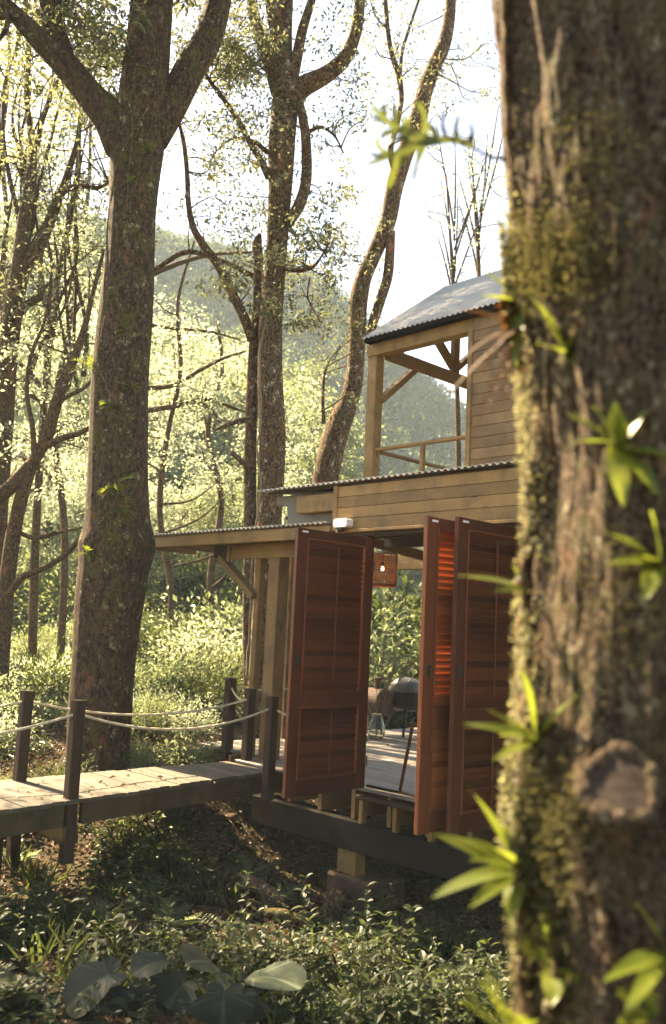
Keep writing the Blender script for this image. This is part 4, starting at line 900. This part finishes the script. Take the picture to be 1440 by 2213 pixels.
# tall single weeds
TW = 'tall leafy weeds in front of the deck'
for i, (x, y, Y, h, lab) in enumerate([
    (655, 2010, 7.2, .62, 'tall weed with a leafy tip in front of the fallen logs'), (790, 2040, 7.0, .66, 'tallest leafy weed in front of the concrete pier'), (805, 1935, 8.3, .36, 'small weed growing up against the side of the concrete pier'),
    (530, 2000, 7.3, .50, 'leafy weed standing between the logs and the taro leaves'), (265, 1900, 8.0, .42, 'weed standing in the leaf litter under the walkway'), (700, 2120, 6.3, .5, 'bushy weed at the bottom middle of the photo'),
    (640, 2100, 6.5, .46, 'weed directly above the pale shiny taro leaf'), (860, 2110, 6.2, .45, 'weed at the bottom beside the mossy trunk'), (870, 2000, 7.3, .36, 'low weed under the dark base beam'), (950, 2010, 7.1, .34, 'low weed near the foot of the bright fern'),
    (90, 1990, 7.2, .4, 'weed at the left edge below the walkway'), (180, 2010, 7.0, .38, 'weed left of the taro plants below the walkway')]):
    st, P, D, L = weed(r, h, 9, .115); b0 = at(x, y, Y); b0[2] = float(ground_z(b0[0], b0[1])); t = thing('tall_weed', lab, 'plant', tuple(b0), 0, TW)
    MB().tube(st, np.linspace(.006, .003, 6), 6).build('stem', M['leaf_weed'], t); V, F = leaves_geo(P, D, L, .5, .1, rng=r, jit=.2); link('leaves', np_mesh('leaves', V, F), M['leaf_weed'], t)
# taro
def heart(L, w, cup=.10, droop=.15, seed=0):
    """heart shaped blade with the stalk at the origin, the tip along +x and two round lobes behind the stalk"""
    nr, na = 10, 48; V = [(0, 0, 0)]; F = []
    for i in range(1, nr + 1):
        for k in range(na):
            a = 2 * math.pi * k / na - math.pi; q = i / nr
            c = math.cos(a / 2); rad = (.30 + .70 * max(0, math.cos(a)) ** 2.2) if abs(a) < math.pi / 2 else .30 + .10 * math.sin((abs(a) - math.pi / 2) * 2) - .27 * max(0, (abs(a) - 2.5) / .64) ** 2
            x = rad * math.cos(a) * L * .78 * q; y = rad * math.sin(a) * w * 1.55 * q * (1 + .35 * max(0, math.cos(a)))
            wav = .012 * L * math.sin(5 * a + seed) * q * q + .006 * L * math.cos(14 * a) * q
            V.append((x, y, cup * abs(y) - droop * L * (max(0, x) / L) ** 2 * 1.3 - .25 * max(0, -x) + wav))
    for k in range(na): F.append((0, 1 + k, 1 + (k + 1) % na))
    for i in range(nr - 1):
        for k in range(na):
            a, c = 1 + i * na + k, 1 + i * na + (k + 1) % na; F.append((a, a + na, c + na, c))
    return np.array(V), F
def heart_veins(nr=10, na=48):
    w = [1.0]
    for i in range(1, nr + 1):
        for k in range(na): w.append(1.0 if k in (24, 18, 30, 13, 35, 8, 40) else 0.0)
    return w
TG = 'taro plants along the bottom edge'
for i, (bx, by, Y, lab, lv) in enumerate([
    (560, 2230, 5.75, 'large taro plant with one pale shiny leaf', [(550, 2112, 670, 2100, .30, 1.15), (455, 2080, 400, 2060, .22, .9), (520, 2120, 430, 2150, .16, .8)]),
    (350, 2240, 5.6, 'taro plant with a drooping divided leaf left of the pale leaf', [(395, 2125, 350, 2185, .24, .45), (312, 2140, 305, 2205, .20, .1), (350, 2075, 275, 2092, .16, .9)]),
    (190, 2240, 5.5, 'taro plant with a long dark leaf at lower left', [(235, 2105, 105, 2180, .24, .7), (225, 2140, 232, 2200, .22, .2), (95, 2150, 30, 2200, .2, .6)]),
    (500, 2250, 5.35, 'taro plant with two hanging rounded leaves at the bottom edge', [(485, 2145, 478, 2235, .24, .05), (530, 2150, 520, 2225, .2, .15)]),
    (40, 2260, 5.4, 'taro plant in the dark lower left corner', [(60, 2185, 10, 2225, .24, .5), (20, 2110, -30, 2125, .18, .8), (120, 2195, 150, 2240, .2, .4)])]):
    b0 = at(bx, by, Y); b0[2] = float(ground_z(b0[0], b0[1])); t = thing('taro_plant', lab, 'plant', tuple(b0), 0, TG)
    for (lx, ly, tx, ty, wd, lie) in lv:
        lie = max(lie, .45); dy = RND.uniform(-.08, .1); e = at(lx, ly, Y + dy); tip = at(tx, ty, Y + dy - .05 - .12 * lie); d = tip - e; V, F = heart(float(np.linalg.norm(d)), wd * .85, .16, .30, RND.uniform(0, 6))
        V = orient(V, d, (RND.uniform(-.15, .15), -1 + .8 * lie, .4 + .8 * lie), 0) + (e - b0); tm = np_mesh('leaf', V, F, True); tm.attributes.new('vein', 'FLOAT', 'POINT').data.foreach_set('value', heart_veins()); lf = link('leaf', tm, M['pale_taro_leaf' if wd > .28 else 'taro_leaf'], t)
        e = e - b0; MB().tube(spline([(0, 0, -.05), tuple(e * .6 + [0, .03, .05]), tuple(e + [0, .002, -.001])], 10), np.linspace(.012, .006, 10), 6).build('stalk', M['leaf_weed'], lf)
# logs, roots and stones
def log(name, lab, cat, a, b, r0, r1, mat, group=None, bend=.04, seg=14, seed=0):
    a = np.asarray(a, float); b = np.asarray(b, float); m = (a + b) / 2 + np.array([0, 0, bend]); n = 14
    V, F = tube_geo(spline([(0, 0, 0), tuple(m - a), tuple(b - a)], n), np.linspace(r0, r1, n), seg, .12, seed)
    mb = MB(); mb.add(V, F); mb.F += [tuple(range(seg - 1, -1, -1)), tuple(len(V) - seg + i for i in range(seg))]
    o = mb.build(name, mat, None, True); o.location = tuple(a); return tag(o, lab, cat, group)
def gpt(x, y, Y, up=.0): p = at(x, y, Y); p[2] = float(ground_z(p[0], p[1])) + up; return p
LG = 'fallen wood by the deck'
log('log', 'thick fallen log lying in the leaf litter left of the pier', 'log', gpt(500, 1880, 8.6, .05), gpt(625, 1880, 8.3, .06), .06, .07, M['bark_mid'], LG)
log('log', 'thin pale branch lying in front of the fallen log', 'branch', gpt(520, 1905, 8.2, .03), gpt(600, 1900, 8.1, .05), .022, .015, M['bark_thin'], LG)
log('log', 'long dark log below the thick fallen log', 'log', gpt(560, 1930, 8.0, .04), gpt(680, 1915, 7.9, .06), .045, .05, M['bark_dark'], LG)
log('log', 'broken stump leaning on the concrete pier', 'stump', gpt(700, 1935, 8.35, -.05), gpt(735, 1895, 8.5, .22), .10, .085, M['bark_mid'], LG, 0)
log('root', 'pale curved root standing left of the concrete pier', 'root', gpt(700, 1940, 8.0, 0), gpt(688, 1895, 8.05, .16), .025, .015, M['bark_thin'], LG, .05)
log('log', 'dark log under the walkway at the left edge', 'log', gpt(-20, 1830, 8.6, .06), gpt(55, 1820, 8.9, .06), .06, .05, M['bark_dark'], LG)
log('branch', 'thin stick slanting across the ground bottom right', 'branch', gpt(880, 2130, 6.0, .03), gpt(1020, 2180, 5.4, .04), .02, .012, M['bark_dark'], LG)
for i, (x, y, Y, s, lab) in enumerate([(505, 1650, 9.9, .07, 'small round stone beside the end of the walkway'), (480, 1660, 9.8, .055, 'smaller stone left of the walkway end stone'), (20, 1800, 9.0, .10, 'grey stone under the walkway at the left edge'), (560, 1850, 8.8, .09, 'flat stone in the leaf litter near the logs')]):
    mb = MB().lathe([(0, -1), (.5, -.85), (.9, -.3), (1, .1), (.8, .6), (.4, .9), (0, .97)], 16); V = mb.V[0]; V *= 1 + .22 * fbm(V * 1.3, 60 + i, 3)[:, None]; V *= [s * 1.2, s, s * .75]
    o = mb.build('stone', M['concrete'], None, True); p = gpt(x, y, Y, s * .3); o.location = tuple(p); tag(o, lab, 'stone', 'stones')

# ------------------------------------------------------------------ the mossy trunk close to the camera
Y0 = 1.72
edge = [(1060, -260), (1065, 0), (1083, 200), (1098, 420), (1112, 620), (1128, 800), (1146, 1000), (1144, 1130), (1132, 1300), (1128, 1500), (1116, 1660), (1108, 1760), (1118, 1900), (1124, 2050), (1130, 2213), (1120, 2500), (1080, 3000), (1020, 3500)]
R0 = .275
near = Tree('mossy_tree', 'huge mossy trunk covered in ferns and moss close on the right', M['bark_near'], 5)
cl = []
for (x, y) in edge[::-1]:
    e = at(x, y, Y0); cl.append((e[0] + R0 * 1.02, e[1], e[2], R0 + (.06 if y > 3000 else 0)))
cl += [(cl[-1][0] + .03, Y0, cl[-1][2] + 1.5, .26), (cl[-1][0] + .1, Y0 + .1, cl[-1][2] + 4.5, .22), (cl[-1][0] - .2, Y0 + .2, cl[-1][2] + 8, .12)]
cl = np.array(cl); near.base = cl[0, :3].copy(); near.t.location = tuple(near.base); near.based = True
lo = spline(cl, 1500); zz = lo[:, 2]; sel = zz < 4.2; fineP = lo[sel]; seg = 420; n = 760
fz = np.linspace(fineP[0, 2], fineP[-1, 2], n); FP = np.stack([np.interp(fz, fineP[:, 2], fineP[:, k]) for k in range(4)], -1)
th = np.linspace(0, 2 * np.pi, seg, endpoint=False); CT, ST = np.cos(th)[None, :], np.sin(th)[None, :]; Zg = fz[:, None] + 0 * CT
q1 = fbm(np.stack([CT * 2.2 + 0 * Zg, ST * 2.2 + 0 * Zg, Zg * 1.1], -1), 70, 4); q2 = fbm(np.stack([CT * 9 + 0 * Zg, ST * 9 + 0 * Zg, Zg * 7], -1), 80, 4); q3 = vnoise(np.stack([CT * 15 + 0 * Zg, ST * 15 + 0 * Zg, Zg * 4.5], -1), 90)
rr = FP[:, 3][:, None] * (1 + .07 * q1) + .010 * q2 + .008 * (1 - np.abs(q3))
NV = np.stack([FP[:, 0][:, None] + rr * CT, FP[:, 1][:, None] + rr * ST, Zg], -1)
def on_trunk(x, y):
    """the point and outward normal where a view ray meets the trunk, or its left edge if it misses"""
    d = ray(x, y); d = d / d[1]; o = np.array([0, 0, ZC]); best = None
    for k in np.linspace(Y0 - .32, Y0 + .02, 90):
        p = o + d * k; i = np.clip(np.interp(p[2], fz, np.arange(n)), 0, n - 1); c = FP[int(i)]
        rad = np.hypot(p[0] - c[0], p[1] - c[1]); ang = math.atan2(p[1] - c[1], p[0] - c[0]) % (2 * math.pi); rs = rr[int(i), int(ang / (2 * math.pi) * seg) % seg]
        if rad <= rs: return p, unit(np.array([p[0] - c[0], p[1] - c[1], 0]))
    p = o + d * (Y0 - .02); i = int(np.clip(np.interp(p[2], fz, np.arange(n)), 0, n - 1)); c = FP[i]; N = unit(np.array([p[0] - c[0], p[1] - c[1], 0])); return c[:3] + N * c[3], N
idx = np.arange(n * seg).reshape(n, seg); F = np.stack([idx[:-1], np.roll(idx, -1, 1)[:-1], np.roll(idx, -1, 1)[1:], idx[1:]], -1).reshape(-1, 4)
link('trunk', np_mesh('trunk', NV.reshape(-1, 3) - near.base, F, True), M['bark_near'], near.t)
up = lo[zz > 4.1]; near.mb.tube(up[::12, :3] - near.base, up[::12, 3], 24, True, .1, 3); near.limbs.append(up[::12])
# crown above the picture
for j in range(16):
    a = j * 2.4; k = int(len(up) * (.40 + .036 * j)); k = min(k, len(up) - 1); s0 = up[k]; L = RND.uniform(2.0, 4.2); e = s0[:3] + np.array([math.cos(a) * L, math.sin(a) * L, L * .45])
    near.limb([(*s0[:3], .08), (*((s0[:3] + e) / 2 + [0, 0, .3]), .05), (*e, .012)], 1, 0, 8)
    for q in range(4): near.spray(e + NR.normal(size=3) * [.9, .9, .5], .8, 210, .10)
o = near.mb.build('limbs', M['bark_near'], near.t, True)
P = np.concatenate([l[0] for l in near.L]) - near.base; D = np.concatenate([l[1] for l in near.L]); L = np.concatenate([l[2] for l in near.L])
V, F = leaves_geo(P, D, L, .42, .12, simple=True); link('crown', np_mesh('crown', V, F), M['leaf_can'], near.t)
# moss flakes on the bark
i0, i1 = np.searchsorted(fz, (-.7, 3.4)); n_m = 42000
ii = NR.integers(i0, i1, n_m); jj = NR.integers(0, seg, n_m); ok = (jj / seg * 2 * np.pi > 2.5) & (jj / seg * 2 * np.pi < 5.6); ii, jj = ii[ok], jj[ok]
P = NV[ii, jj]; N = np.stack([np.cos(th[jj]), np.sin(th[jj]), 0 * th[jj]], -1); g = fbm(np.stack([P[:, 0] * 5, P[:, 1] * 5, P[:, 2] * 3.2], -1), 33, 4)
k = g > .52; P, N, g = P[k], N[k], g[k]; D = N * .8 + NR.normal(size=P.shape) * .7
V, F = leaves_geo(P - near.base, D, NR.uniform(.004, .010, len(P)) * (1 + g), .7, .15, simple=True)
o = link('moss', np_mesh('moss', V, F), M['moss'], near.t); o['kind'] = 'stuff'
def edge_x(y): return float(np.interp(y, [e[1] for e in edge], [e[0] for e in edge]))
def clump(cx, cy, wx, wy, cnt, mat, name, size, seed):
    r = np.random.default_rng(seed); Pp = []; Dd = []
    for _ in range(cnt):
        x = cx + r.normal() * wx; y = cy + r.normal() * wy; p, N = on_trunk(x, y); Pp.append(p + N * r.uniform(0, .03)); Dd.append(N + r.normal(size=3) * .8)
    V, F = leaves_geo(np.array(Pp) - near.base, np.array(Dd), r.uniform(.6, 1.4, cnt) * size, .75, .2, rng=r, simple=True)
    o = link(name, np_mesh(name, V, F), M[mat], near.t); o['kind'] = 'stuff'; return o
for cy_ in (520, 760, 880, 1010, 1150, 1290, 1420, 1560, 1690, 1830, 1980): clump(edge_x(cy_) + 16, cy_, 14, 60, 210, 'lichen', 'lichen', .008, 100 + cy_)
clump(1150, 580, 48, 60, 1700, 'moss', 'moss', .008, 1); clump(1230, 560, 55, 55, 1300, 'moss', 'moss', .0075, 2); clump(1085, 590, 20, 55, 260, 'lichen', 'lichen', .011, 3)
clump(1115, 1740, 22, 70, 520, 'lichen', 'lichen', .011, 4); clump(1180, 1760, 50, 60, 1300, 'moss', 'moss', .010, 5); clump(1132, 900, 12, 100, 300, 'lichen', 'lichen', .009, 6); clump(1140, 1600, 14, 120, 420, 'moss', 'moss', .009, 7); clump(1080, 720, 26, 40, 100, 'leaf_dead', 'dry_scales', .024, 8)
clump(1180, 1950, 40, 80, 900, 'moss', 'moss', .010, 9); clump(1290, 1300, 90, 140, 900, 'moss', 'moss', .006, 10); clump(1250, 330, 80, 60, 700, 'moss', 'moss', .006, 12)
# sawn branch stub
p, N = on_trunk(1352, 1735); c = p - near.base; N2 = unit(N + np.array([-.15, -.55, .18])); q = np.array([.0, 0, .03])
V, F = tube_geo(spline([tuple(c - N2 * .06 - [0, 0, .03]), tuple(c), tuple(c + N2 * .05 + q)], 12), .86 * np.array([.088, .086, .084, .08, .076, .072, .068, .065, .062, .061, .060, .057]), 36, .34, 4); mb = MB().add(V, F); stub = mb.build('branch_stub', M['bark_near'], near.t, True)
ring = V[-36:]; ctr = ring.mean(0); mb = MB(); mb.add(np.concatenate([ring * .88 + ctr * .12 + N2 * .003, ctr[None, :] + N2 * .005]), [(i, (i + 1) % 36, 36) for i in range(36)]); mb.build('cut_face', M['cut'], stub)
V, F = tube_geo(spline(np.concatenate([ring[::3] * 1.06 - ctr * .06, ring[:1] * 1.06 - ctr * .06]) - N2 * .006, 60), .014 + .005 * vnoise(np.stack([np.arange(60) * .5, np.zeros(60), np.zeros(60)], -1), 3), 10, .25, 8); MB().add(V, F).build('bark_collar', M['bark_near'], stub, True)
# hanging roots and vines on the trunk
RG = 'aerial roots on the mossy trunk'
for i, (pts, w, lab) in enumerate([
    ([(1098, -30), (1104, 150), (1112, 300), (1122, 470)], .011, 'pale aerial root running down the left edge at the top'),
    ([(1158, 1000), (1150, 1100), (1148, 1250), (1143, 1380), (1150, 1550), (1145, 1700)], .013, 'thick pale root down the left edge in the middle'),
    ([(1185, 740), (1190, 850), (1196, 960), (1180, 1080)], .007, 'thin root below the bright upper fern'),
    ([(1236, 100), (1215, 200), (1175, 290)], .0018, 'fine stem slanting across the upper bark'),
    ([(1330, 470), (1334, 560), (1342, 640)], .005, 'short pale root on the upper right bark'),
    ([(1295, 1900), (1310, 1980), (1330, 2080)], .009, 'brown root hanging below the sawn stub'),
    ([(1205, 2010), (1215, 2090), (1200, 2190)], .012, 'knotted root at the bottom of the trunk'),
    ([(1130, 1850), (1140, 1980), (1148, 2100), (1150, 2230)], .014, 'pale root along the lower left edge')]):
    Q = [];
    for (x, y) in pts: p, N = on_trunk(x, y); Q.append(p + N * w * .6)
    Q = spline(np.array(Q), 40); Q += .004 * np.stack([vnoise(np.stack([np.arange(40) * .3, np.full(40, i * 5.0 + k), np.zeros(40)], -1), k) for k in range(3)], -1)
    V, F = tube_geo(Q - Q[0], w * (1 + .3 * vnoise(np.stack([np.arange(40) * .4, np.full(40, 9.0 + i), np.zeros(40)], -1))), 9, .15, i); o = MB().add(V, F).build('aerial_root', M['bark_mid'], None, True); o.location = tuple(Q[0]); tag(o, lab, 'root', RG)

# ------------------------------------------------------------------ ferns
FG = 'ferns on the mossy trunk'
def fern(bx, by, lab, lv, mat='leaf_fern', Yoff=None):
    """lv: leaf tips in pixels with depth offset, width (m), droop, roll, lobed?"""
    p, N = on_trunk(bx, by); t = thing('epiphyte_fern', lab, 'fern', tuple(p), 0, FG)
    for i, (tx, ty, dY, w, dr, roll, kindl) in enumerate(lv):
        w *= 1.0 if kindl else 1.2; roll *= .5
        tip = at(tx, ty, p[1] + dY); d = tip - p; L = float(np.linalg.norm(d)); d = d + np.array([0, 0, dr * L])
        V, F = lobed(L * 1.05, w, 6, dr, i + int(bx)) if kindl else blade(L * 1.04, w, dr, .04, 14, i)
        link('frond', np_mesh('frond', orient(V, d, (0, -.6, .8), roll), F, True), M[mat], t)
fern(1225, 770, 'bright yellow green fern on the upper middle of the trunk', [(1150, 630, -.05, .045, .1, .3, 0), (1190, 690, -.03, .03, .1, .9, 0), (1255, 690, -.05, .035, .1, -.4, 0), (1345, 715, -.08, .030, .2, .5, 0), (1170, 745, -.08, .022, .2, .2, 0), (1290, 800, -.04, .03, .2, .6, 0)])
fern(1330, 960, 'cluster of bright ferns right of the trunk middle', [(1245, 900, -.05, .026, .2, .2, 1), (1240, 960, -.06, .022, .2, .7, 0), (1290, 880, -.03, .03, .1, .6, 0), (1340, 870, -.06, .04, .1, -.3, 0), (1395, 890, -.05, .035, .2, .4, 0), (1345, 1085, -.03, .03, .2, .8, 0), (1415, 1060, -.06, .03, .2, .3, 0), (1440, 990, -.06, .03, .2, .5, 0)])
fern(1425, 1220, 'fern at the right edge of the photo with pale narrow fronds', [(1325, 1155, -.06, .03, .2, .2, 0), (1320, 1222, -.07, .03, .15, .5, 0), (1370, 1200, -.04, .025, .2, .9, 0), (1420, 1110, -.05, .035, .1, .4, 0), (1400, 1290, -.05, .03, .3, .5, 0)])
fern(1145, 1272, 'pale silvery fern frond sticking out from the left edge before the dark shutter', [(1003, 1246, -.03, .024, .15, .6, 0), (1108, 1222, .0, .016, .1, .2, 0), (1075, 1282, -.05, .02, .2, .2, 0)])
fern(1160, 1600, 'bright fern with one upright leaf on the left edge before the dark shutter', [(1128, 1432, -.05, .042, .05, 1.2, 0), (1010, 1568, -.05, .032, .1, .5, 0), (1062, 1538, -.02, .014, .1, .2, 0), (1232, 1508, -.10, .018, .1, .4, 0), (1070, 1642, -.04, .018, .1, .4, 0), (1090, 1590, -.08, .028, .2, .8, 0)])
fern(1125, 1880, 'large bright fern rosette on the lower left edge of the trunk', [(1022, 1708, -.04, .034, .05, .9, 0), (948, 1810, -.05, .042, .05, .3, 0), (975, 1812, -.08, .024, .2, .6, 0), (955, 1950, -.06, .03, .3, .5, 0), (1098, 1985, -.06, .034, .2, .9, 0), (1030, 1965, -.09, .026, .2, .2, 0), (1035, 1865, -.12, .03, .2, .4, 0), (1100, 1790, -.04, .026, .1, .6, 0), (1070, 1830, -.12, .03, .1, .9, 0)])
fern(1205, 2090, 'yellow lobed fern near the bottom of the trunk', [(1180, 1985, -.05, .05, .1, .6, 1), (1130, 2050, -.06, .045, .2, .4, 1), (1260, 2010, -.06, .05, .1, .5, 1), (1290, 2060, -.08, .03, .2, .4, 0), (1190, 2170, -.06, .035, .2, .7, 0), (1245, 2120, -.09, .03, .2, .3, 0)])
fern(1440, 2060, 'dark broad fern leaf at the lower right edge', [(1320, 2125, -.12, .026, .15, .5, 0), (1390, 1960, -.06, .022, .1, .6, 0), (1360, 2190, -.10, .022, .1, .3, 0)])
fern(1400, 2200, 'small bright fern in the bottom right corner', [(1345, 2150, -.06, .03, .1, .6, 1), (1400, 2120, -.07, .03, .1, .6, 1), (1340, 2215, -.06, .025, .1, .6, 0)])
fern(1120, 2250, 'blurred lobed fern at the bottom left foot of the trunk', [(1020, 2170, -.12, .05, .1, .5, 1), (1060, 2130, -.10, .05, .1, .3, 1), (1100, 2180, -.14, .05, .1, .9, 1)])
fern(1090, 650, 'small yellow fern leaves beside the roof edge', [(1022, 560, -.02, .018, .1, .3, 0), (1045, 640, -.03, .024, .2, .8, 0), (1105, 780, -.05, .026, .3, .9, 0)])
fern(1100, 700, 'withered brown fern hanging beside the roof edge', [(1000, 668, -.03, .030, .1, .4, 0), (1012, 770, -.02, .018, .3, .6, 0), (1042, 880, -.03, .020, .3, .4, 1), (1075, 850, -.03, .02, .3, .8, 1), (965, 860, -.02, .007, .2, .3, 0), (1060, 790, -.05, .025, .3, .2, 1), (1085, 740, -.05, .03, .3, .6, 0)], 'leaf_dead')
# the big lobed fern reaching out at the top: a stalk leaves the trunk, the fronds spread from its end
p, N = on_trunk(1096, 345); t = thing('elkhorn_fern', 'deeply lobed elkhorn fern reaching out from the top of the trunk across the sky', 'fern', tuple(p), 0, FG)
c0 = at(1020, 318, 1.62) - p; MB().tube(spline([(0, 0, 0), tuple(c0 * .5 - [0, 0, .006]), tuple(c0)], 10), np.linspace(.004, .0022, 10), 6).build('stalk', M['bark_mid'], t)
def ribbon(pts, Yv, w0, w1, bow):
    """a flat tapering strip of leaf through pixel points, about Yv ahead, bowed in depth"""
    Q = spline(np.array([at(720 + a / 2, c / 2, Yv + bow * k / len(pts)) for k, (a, c) in enumerate(pts)]), 16); T_ = np.gradient(Q, axis=0); S_ = unit(np.cross(T_, np.array([.1, -1, .25])))
    q = np.linspace(0, 1, 16); w = (w0 + (w1 - w0) * q) * np.clip((1 - q) * 7, .06, 1) * (1 + .18 * np.sin(9 * q + w0 * 900)); V = np.stack([Q - S_ * w[:, None], Q + np.array([0, -.25, .1]) * w[:, None], Q + S_ * w[:, None]], 1).reshape(-1, 3)
    return V - p, [(k * 3 + m_, k * 3 + m_ + 1, k * 3 + m_ + 4, k * 3 + m_ + 3) for k in range(15) for m_ in (0, 1)]
for parts_, mt in (([([(610, 630), (540, 606), (430, 612), (300, 652), (200, 692), (112, 722)], .011, .006), ([(300, 652), (240, 668), (190, 672), (150, 655)], .010, .004), ([(250, 668), (215, 650), (192, 622), (196, 594)], .009, .003), ([(360, 632), (310, 600), (250, 605), (226, 622)], .011, .004),
                     ([(320, 650), (300, 700), (290, 720)], .010, .003), ([(285, 668), (262, 740), (238, 822)], .009, .004), ([(390, 620), (365, 700), (345, 790)], .007, .002), ([(450, 610), (440, 570), (405, 520)], .010, .003)], 'leaf_elk'),
                   ([([(450, 606), (340, 585), (250, 535), (195, 485), (152, 432)], .012, .007), ([(260, 540), (270, 500), (262, 448)], .009, .003), ([(310, 572), (316, 530), (300, 486)], .010, .003), ([(240, 530), (200, 520), (168, 492)], .009, .003), ([(290, 565), (240, 572), (200, 600)], .010, .004), ([(215, 500), (222, 470), (215, 450)], .008, .003), ([(395, 592), (400, 520), (364, 432)], .007, .005)], 'leaf_elk'),
                   ([([(492, 596), (474, 545), (482, 482)], .006, .003), ([(540, 604), (530, 560), (546, 492)], .006, .0025), ([(585, 622), (602, 580), (594, 532)], .006, .003), ([(520, 600), (570, 628), (612, 632)], .006, .003)], 'bark_thin')):
    mb = MB()
    for k, (pp, a, c) in enumerate(parts_): mb.add(*ribbon(pp, 1.60, a, c, (-.05, .04, -.03, .05)[k % 4]))
    mb.build('frond', M[mt], t, True)
# small ferns and creepers on the large dark tree
TG2 = 'ferns on the large dark tree'
def on_T1(x, y):
    p = at(x, y, Y1); k = int(np.argmin(np.abs(big[:, 2] - p[2]))); c = big[k]; dx = np.clip((p[0] - c[0]) / c[3], -.95, .95); return np.array([c[0] + dx * c[3], c[1] - math.sqrt(1 - dx * dx) * c[3], p[2]])
for i, (x, y, s, lab) in enumerate([(268, 1060, .34, 'largest hanging fern on the dark trunk, below its middle'), (275, 1110, .22, 'fern just below the largest hanging fern on the dark trunk'), (295, 850, .18, 'fern on the right side of the dark trunk above its middle'), (250, 890, .14, 'small fern on the dark trunk under a thin vine'), (288, 735, .14, 'small fern high on the dark trunk near its centre'), (325, 345, .16, 'fern on the right side of the dark trunk under the fork'), (295, 415, .14, 'fern sprig on the dark trunk below the fork'), (228, 250, .2, 'fern in the left fork of the dark tree'), (190, 800, .26, 'fern sprig sticking out from the left side of the dark trunk'), (240, 140, .3, 'yellow green fern behind the dark trunk fork'), (205, 1200, .2, 'leafy sprig on the left side of the bulge in the dark trunk')]):
    p = on_T1(x, y); t = thing('small_fern', lab, 'fern', tuple(p), 0, TG2)
    for k in range(6):
        a = RND.uniform(-1.5, 1.5); d = np.array([math.sin(a), -.55, RND.uniform(-.6, .6) + .2]); V, F = lobed(s * RND.uniform(.6, 1.1), s * .32, 7, .5, 50 + i * 6 + k); link('frond', np_mesh('frond', orient(V, d, (0, -.3, .9), RND.uniform(-.5, .5)), F, True), M['leaf_fern'], t)
Q = spline(np.array([at(x, y, Y2 - .32) for x, y in [(571, 590), (574, 700), (561, 780), (566, 880), (557, 960), (563, 1040), (551, 1140), (543, 1290), (533, 1480)]]), 70); Q[:, 0] += .02 * vnoise(np.stack([np.arange(70) * .5, np.zeros(70), np.zeros(70)], -1), 2)
o = MB().tube(Q - Q[0], (.017 + .006 * vnoise(np.stack([np.arange(70) * .4, np.zeros(70) + 4, np.zeros(70)], -1), 5)), 8, True, .2, 4).build('vine', M['dried'], None, True); o.location = tuple(Q[0]); tag(o, 'pale thick vine climbing the gap between the twin stems behind the porch', 'vine', 'vines on trunks')
VG = 'vines on the large dark tree'
for i, (pts, lab) in enumerate([([(355, 130), (345, 230), (310, 300), (270, 370), (240, 460), (235, 600), (232, 760)], 'vine slanting down the dark trunk from the right fork'), ([(290, 120), (280, 200), (300, 300), (290, 400), (286, 480)], 'short straight vine high on the dark trunk'), ([(240, 700), (225, 800), (245, 850), (255, 880), (250, 900)], 'curved vine on the left half of the dark trunk'), ([(290, 1000), (280, 1060), (262, 1100), (258, 1160)], 'thin vine hanging at the largest fern on the dark trunk')]):
    Q = spline(np.array([on_T1(x, y) + [0, -.012, 0] for x, y in pts]), 40); o = MB().tube(Q - Q[0], .008, 6).build('vine', M['bark_mid'], None, True); o.location = tuple(Q[0]); tag(o, lab, 'vine', VG)

# ------------------------------------------------------------------ the air
m, t = mat_new('haze'); b = NB(t); pv = b.n('ShaderNodeVolumePrincipled'); pv.inputs['Color'].default_value = (.70, .86, .98, 1); pv.inputs['Density'].default_value = 0.0009; pv.inputs['Anisotropy'].default_value = 0
o = b.n('ShaderNodeOutputMaterial'); b.l(pv.outputs[0], o.inputs['Volume'])
mb = MB(); mb.prism([(-720, -120), (720, -120), (720, 920), (-720, 920)], 2, -3, 95)
o = mb.build('haze', m); kind(o, 'stuff'); tag(o, 'pale haze fading the mountain behind the trees', 'haze')
